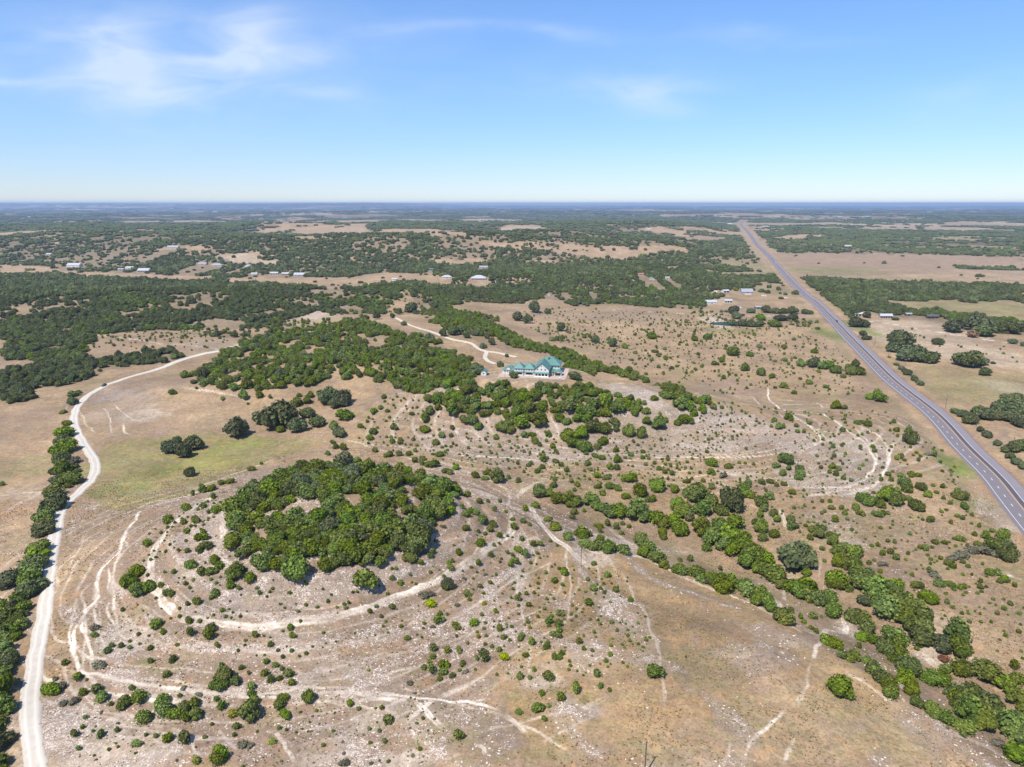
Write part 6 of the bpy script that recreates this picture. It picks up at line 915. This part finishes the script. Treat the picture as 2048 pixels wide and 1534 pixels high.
FH = [('house', 146, 534, 26, M_WW, M_WR, 'long white house with pale blue roof in the far left clearing', dict(d=.5)), ('house', 258, 538, 16, M_WW, M_WR, 'narrow white roofed house left of the big white ranch house', dict()), ('house', 286, 543, 24, M_WW, M_WR, 'white ranch house with broad white roof in the left middle distance', dict(porch=True)), ('barn', 241, 541, 12, M_BLU, M_GY, 'small blue grey barn beside the left white ranch house', dict(cat='barn')),
    ('house', 432, 533, 26, M_TANW, M_GY, 'tan house with wide grey roof among trees, left middle distance', dict(gab=('ridgex',))), ('house', 404, 530, 18, M_TANW, M_GY, 'grey roofed house left of the tan house among trees', dict()), ('house', 495, 534, 14, M_WW, M_WR, 'small white gabled cottage above the row of barns', dict(gab=('ridgey', 'front', 'back'), rh=.3)), ('shed', 508, 550, 14, M_WW, M_WR, 'low white shed left of the two white roofed barns', dict(cat='shed')),
    ('house', 548, 549, 17, M_WW, M_WR, 'white barn with open dark front in the barn row', dict(cat='barn', doors_dark=True, door=False)), ('barn', 570, 550, 16, M_BRK, M_WR, 'red brown barn with white roof in the barn row', dict(cat='barn', door=False, wins=1)), ('barn', 598, 552, 25, M_BLU, M_WR, 'blue grey barn with white roof at the right of the barn row', dict(cat='barn')),
    ('shed', 789, 561, 13, M_WW, M_WR, 'plain white shed among junipers left of the hilltop houses', dict(cat='shed', door=False, wins=1)), ('house', 894, 557, 24, M_WW, M_WR, 'white hip roofed house left of the white pillared house', dict(gab=('ridgex',), rz=10)), ('house', 957, 559, 36, M_WW, M_WR, 'wide white house with pillared porch and white hipped roof', dict(gab=('ridgex',), porch=True, d=.7, wins=5)),
    ('house', 863, 541, 11, M_GR, M_GR, 'teal green cabin in the woods behind the hilltop houses', dict(cat='cabin')), ('house', 967, 537, 20, M_TANW, M_GY, 'long low grey roofed house in the woods behind the hill', dict(d=.4)), ('water_tank', 1098, 592, 6, M_WW, M_WR, 'tiny white pump house at the edge of the beige field', dict(cat='pump house', gab=('ridgex',), d=1, wins=1, door=False)), ('house', 1304, 560, 12, M_WW, M_WR, 'small white gabled house on the pale woodland clearing', dict(gab=('ridgey', 'front', 'back'))), ('house', 1282, 551, 14, M_TANW, M_RD, 'rusty roofed cabin above the white gabled house in the woods', dict(cat='cabin')),
    ('shed', 1335, 558, 10, M_WW, M_WR, 'small white shed right of the woodland clearing', dict(cat='shed')), ('house', 1495, 587, 26, M_BLU, M_GY, 'blue grey farmhouse with grey gables beside the highway', dict(rh=.25, wins=5)), ('barn', 1453, 585, 16, M_WW, M_WR, 'white metal barn left of the blue grey farmhouse', dict(cat='barn', door=False, wins=2, doors_dark=True, rz=20)), ('barn', 1424, 608, 26, M_WW, M_WR, 'broad white roofed shelter at the pale yard left of the farmhouse', dict(cat='barn', d=.7, rz=8)),
    ('shed', 1457, 605, 17, M_WW, M_WR, 'open fronted white shed right of the broad white shelter', dict(cat='shed', doors_dark=True, door=False)), ('barn', 1475, 620, 16, M_TANW, M_GY, 'grey roofed barn behind dark oaks in the farmyard', dict(cat='barn', rz=-20)), ('shed', 1517, 618, 14, M_WOOD, M_GY, 'weathered grey shed right of the farmyard oaks', dict(cat='shed')), ('shed', 1773, 636, 26, M_BLU, M_WR, 'long white roofed stable right of the highway', dict(cat='stable', d=.35, wins=5, doors_dark=True, door=False)),
    ('shed', 1720, 632, 21, M_TANW, M_WR, 'long pale shed between oaks right of the highway', dict(cat='shed', d=.35, doors_dark=True, door=False)), ('shed', 1866, 637, 24, M_WOOD, M_DK, 'long dark roofed shed at the pasture tree line', dict(cat='shed', d=.35, doors_dark=True, door=False)), ('shed', 1818, 632, 12, M_WOOD, M_GY, 'small grey shed right of the long stable', dict(cat='shed')), ('house', 1697, 494, 14, M_WW, M_WR, 'white roofed house in the woods beyond the highway field', dict()), ('house', 1662, 492, 8, M_TANW, M_WR, 'tiny pale house left of the white one beyond the highway field', dict()), ('house', 345, 498, 24, M_TANW, M_GY, 'low grey roofed house beside the reddish field, far left', dict(d=.4)), ('house', 97, 510, 10, M_WW, M_WR, 'white cabin on a slope in the far left woods', dict(cat='cabin')),
    ('house', 1532, 454, 10, M_WW, M_WR, 'white farmhouse right of the far end of the highway', dict()), ('house', 1546, 455, 7, M_WW, M_GY, 'smaller pale house just right of the far white farmhouse', dict()), ('barn', 1460, 449, 10, M_WW, M_WR, 'white barn left of the last highway bend', dict(cat='barn')), ('house', 1298, 459, 9, M_WW, M_WR, 'lone white house on the pale far fields, right of centre', dict()), ('barn', 1680, 435, 12, M_BRK, M_WR, 'long far barn on the pale strip right of the highway end', dict(cat='barn')), ('barn', 1735, 434, 16, M_WW, M_WR, 'widest white barn on the pale strip near the horizon', dict(cat='barn')), ('barn', 1790, 433, 8, M_BRK, M_RD, 'rusty far barn right of the widest white barn', dict(cat='barn')),
    ('house', 530, 416, 5, M_WW, M_WR, 'white speck of a house near the horizon, left of centre', dict(h=7)), ('house', 500, 417, 9, M_WW, M_WR, 'pale long building near the horizon beside the white speck', dict(h=7)), ('house', 600, 419, 12, M_WW, M_WR, 'row like white building below the left horizon', dict(h=6)), ('house', 343, 417, 5, M_WW, M_WR, 'small white building below the far left mesa', dict(h=7)), ('house', 430, 424, 10, M_TANW, M_WR, 'pale building below the horizon, a quarter in from the left', dict(h=6)), ('house', 1390, 419, 7, M_WW, M_WR, 'white building near the horizon left of the highway end', dict(h=7)), ('house', 1860, 425, 8, M_WW, M_WR, 'white building near the right horizon', dict(h=6)), ('house', 58, 435, 6, M_WW, M_WR, 'single white roof in the far left forest', dict(h=5))]
for nm, px, py, wp, wa, ro, lab, kw in FH: house(nm if nm != 'water_tank' else 'pump_house', px, py, wp, wa, ro, lab, **kw)

# ------------------------------------------------------------------ vehicles, poles, fences
def car(name, px, py, rz, col, label, cat='car', sc_=1., van=0):
    x, y, z = at(px, py); e = empty(name, (x, y, z), rz); tag(e, label, cat); M = pmat(name + '_paint', col, .35, None, .5); e.scale = (sc_,) * 3
    pr = [(-2.35, .35), (-2.4, .85), (-1.9, 1.0), (1.1, 1.05), (2.25, .9), (2.35, .35)]
    def ext(mb, prof, hw, hw2=None):
        hw2 = hw2 or hw; k = len(mb.V); n = len(prof); mb.V += [(-hw if b < 1. else -hw2, a, b) for a, b in prof] + [(hw if b < 1. else hw2, a, b) for a, b in prof]
        mb.F.append(tuple(range(k, k + n))); mb.F.append(tuple(range(k + 2 * n - 1, k + n - 1, -1)))
        for i in range(n): j = (i + 1) % n; mb.F.append((k + j, k + i, k + n + i, k + n + j))
    b = MB(); ext(b, pr, .95); b.build('body', M, e); c = MB(); ext(c, [(-2.1 if van else -1.9, 1.01), (-1.75, 1.62), (.35, 1.66), (1.1, 1.06)], .82, .72); c.build('cabin_glass', M_GL, e)
    MB().box(-.7, .7, -1.65, .3, 1.665, 1.72).build('roof', M, e)
    for sx_ in (-.88, .88):
        for yy_ in (-1.45, 1.45): wv = MB().tube((sx_ - .12, yy_, .34), (sx_ + .12, yy_, .34), .34, .34, 12).build('wheel', M_BLK, e); MB().tube((sx_ - .13, yy_, .34), (sx_ + .13, yy_, .34), .18, .18, 8).build('rim', M_GY, wv)
        MB().box(sx_ * .75 - .16, sx_ * .75 + .16, 2.27, 2.34, .6, .76).build('headlight', M_TR, e)
    return e
def hwdir(px, py):
    x, y, z = at(px, py); i = int(np.argmin(np.hypot(HC[:, 0] - x, HC[:, 1] - y))); return i
for px, py, off, col, lab, cat, fl in [(1671, 643, 1.6, (.02, .02, .022), 'black pickup alone on the middle of the highway', 'car', 0), (1541, 517, 1.6, (.03, .05, .09), 'dark blue car, farthest of the cars on the distant highway', 'car', 0), (1548, 526, 1.6, (.7, .7, .7), 'white car between two others on the distant highway', 'car', 0), (1553, 534, 1.6, (.25, .40, .5), 'light blue car, nearest of the three on the distant highway', 'car', 0)]:
    i = hwdir(px, py); p = HC[i] + HNn[i] * off; e = car('pickup' if 'pickup' in lab else 'car', px, py, 0, col, lab, cat, 1.15); e.location = (*p, Z0 + .01); e.rotation_euler = (0, 0, math.atan2(-HT[i, 0], HT[i, 1]) + math.pi)
gi = int(np.argmin([math.hypot(a - at(212, 774)[0], b - at(212, 774)[1]) for a, b in GRAV])); gd = np.array(GRAV[gi]) - np.array(GRAV[gi - 1]); e = car('suv', 212, 774, math.atan2(-gd[0], gd[1]) + math.pi, (.015, .015, .02), 'dark suv driving on the white gravel road', 'car', 1.1); e.location = (GRAV[gi][0], GRAV[gi][1], float(hz(GRAV[gi][0], GRAV[gi][1])) + .3)
e = car('van', 1418, 606, .6, (.7, .7, .7), 'white van parked by the broad white shelter', 'van', 1.1, 1); e = car('car', 276, 546, 1.2, (.7, .7, .72), 'white car parked before the left white ranch house', 'car'); e = car('pickup', 250, 545, 1.4, (.3, .03, .02), 'red pickup parked left of the white ranch house', 'car')
def pole(px, py, h, label, rz, arm=2.4, r=.16):
    x, y, z = at(px, py); e = empty('utility_pole', (x, y, z), rz); tag(e, label, 'pole', 'utility poles')
    MB().tube((0, 0, -.4), (0, 0, h), r, r * .65, 8).build('pole', M_WOOD, e)
    if arm:
        c = MB().box(-arm / 2, arm / 2, -.06 + r, .06 + r, h - .6, h - .42).build('crossarm', M_GY, e)
        for s in (-.45, 0, .45): MB().tube((s * arm, r, h - .42), (s * arm, r, h - .18), .06, .04, 6).build('insulator', M_TR, c)
    return e
hr = math.atan2(-HT[200, 0], HT[200, 1])
pole(1891, 815, 10.5, 'wooden utility pole just above the highway side shrubs', hr); pole(1952, 853, 9.5, 'utility pole with pale crossarm standing in the roadside hedge', hr); pole(2024, 902, 9.5, 'utility pole by the big oaks at the right edge', hr); pole(1809, 738, 9.5, 'utility pole beside the lower roadside shrub row', hr); pole(1777, 714, 9, 'utility pole left of the largest pasture oaks', hr); pole(1749, 690, 9, 'utility pole below the small oak pair right of the highway', hr); pole(1706, 652, 9, 'utility pole beside the flat dark oak right of the highway', hr)
pole(1162, 1133, 9.3, 'slender lone pole on the pale rubble of the near saddle', .3, 0, .14); pole(1289, 1552, 10.3, 'lone dark pole at the bottom edge of the view', .3, 1.6, .2)
pole(1010, 757, 6., 'slim dark post between shed and mansion', 0, 0, .1); pole(1292, 561, 11, 'pale pole beside the white gabled house in the woods', 0, 2.4, .2); pole(875, 560, 12, 'pale pole left of the white hip roofed hilltop house', 0, 0, .22)
# retaining wall on the terrace edge
x0, y0, z0 = at(1167, 761); x1, y1, z1 = at(1185, 748); L_ = math.hypot(x1 - x0, y1 - y0); w_ = MB().box(0, L_, -.25, .25, -.6, 1.1).box(-.02, L_ + .02, -.32, .32, 1.1, 1.22).build('garden_wall', M_ST); w_.location = (x0, y0, min(z0, z1)); w_.rotation_euler = (0, 0, math.atan2(y1 - y0, x1 - x0)); tag(w_, 'short dark stone wall on the bare ground right of the mansion', 'wall')
def fence(pts, step, label, h=1.3):
    P = catmull(UL(pts), step); z = hz(P[:, 0], P[:, 1]); e = empty('wire_fence', (float(P[0, 0]), float(P[0, 1]), float(z[0]))); tag(e, label, 'fence'); o = P[0]; w_ = MB(); pm = None; me0 = MB().tube((0, 0, -.2), (0, 0, h), .09, .07, 5); me_ = mesh('post', np.array(me0.V), me0.F, M_WOOD)
    for i in range(min(len(P), 99)):
        a = np.array([P[i, 0] - o[0], P[i, 1] - o[1], z[i] - z[0]]); q = obj('post', me_, e); q.location = a
        if i: [w_.tube(pa + np.array([0, 0, hh]), a + np.array([0, 0, hh]), .02, .02, 3) for hh in (.4, .8, 1.15)]
        pa = a
    w_.build('wire', M_GY, e)
fence([(1790, 818), (1820, 850), (1850, 890), (1890, 935), (1930, 985), (1970, 1030), (2010, 1065), (2048, 1120)], 5, 'wire fence left of the highway running to the right edge'); fence([(1640, 690), (1690, 735), (1740, 780), (1790, 818)], 7, 'wire fence left of the highway beyond the bright bushes')
# stock pond
x, y, z = at(1478, 648); m_ = pmat('pond_water', (.02, .04, .028), .35, None, .12); P_ = [(x + 34 * math.cos(a) * (1 + .15 * math.sin(3 * a)), y + 16 * math.sin(a) * (1 + .1 * math.cos(2 * a))) for a in np.linspace(0, 6.283, 33)[:-1]]; zp = float(np.median(hz(np.array([p[0] for p in P_]), np.array([p[1] for p in P_])))) + .5
tag(MB().prism(P_, zp - .6, zp).build('pond', m_), 'small dark green stock pond', None, None, 'structure')

# ------------------------------------------------------------------ air
hm = bpy.data.materials.new('haze'); hm.use_nodes = True; t = hm.node_tree; t.nodes.clear(); pv = nd(t.nodes, 'ShaderNodeVolumePrincipled'); pv.inputs['Density'].default_value = HAZE_D if 'HAZE_D' in globals() else 5.2e-5; pv.inputs['Color'].default_value = (.52, .72, 1, 1); pv.inputs['Anisotropy'].default_value = .2
mo = nd(t.nodes, 'ShaderNodeOutputMaterial'); t.links.new(pv.outputs[0], mo.inputs['Volume'])
hb = MB().box(-47000, 47000, -47000, 47000, -60, 186).build('haze', hm); tag(hb, None, None, None, 'stuff')
print('done')
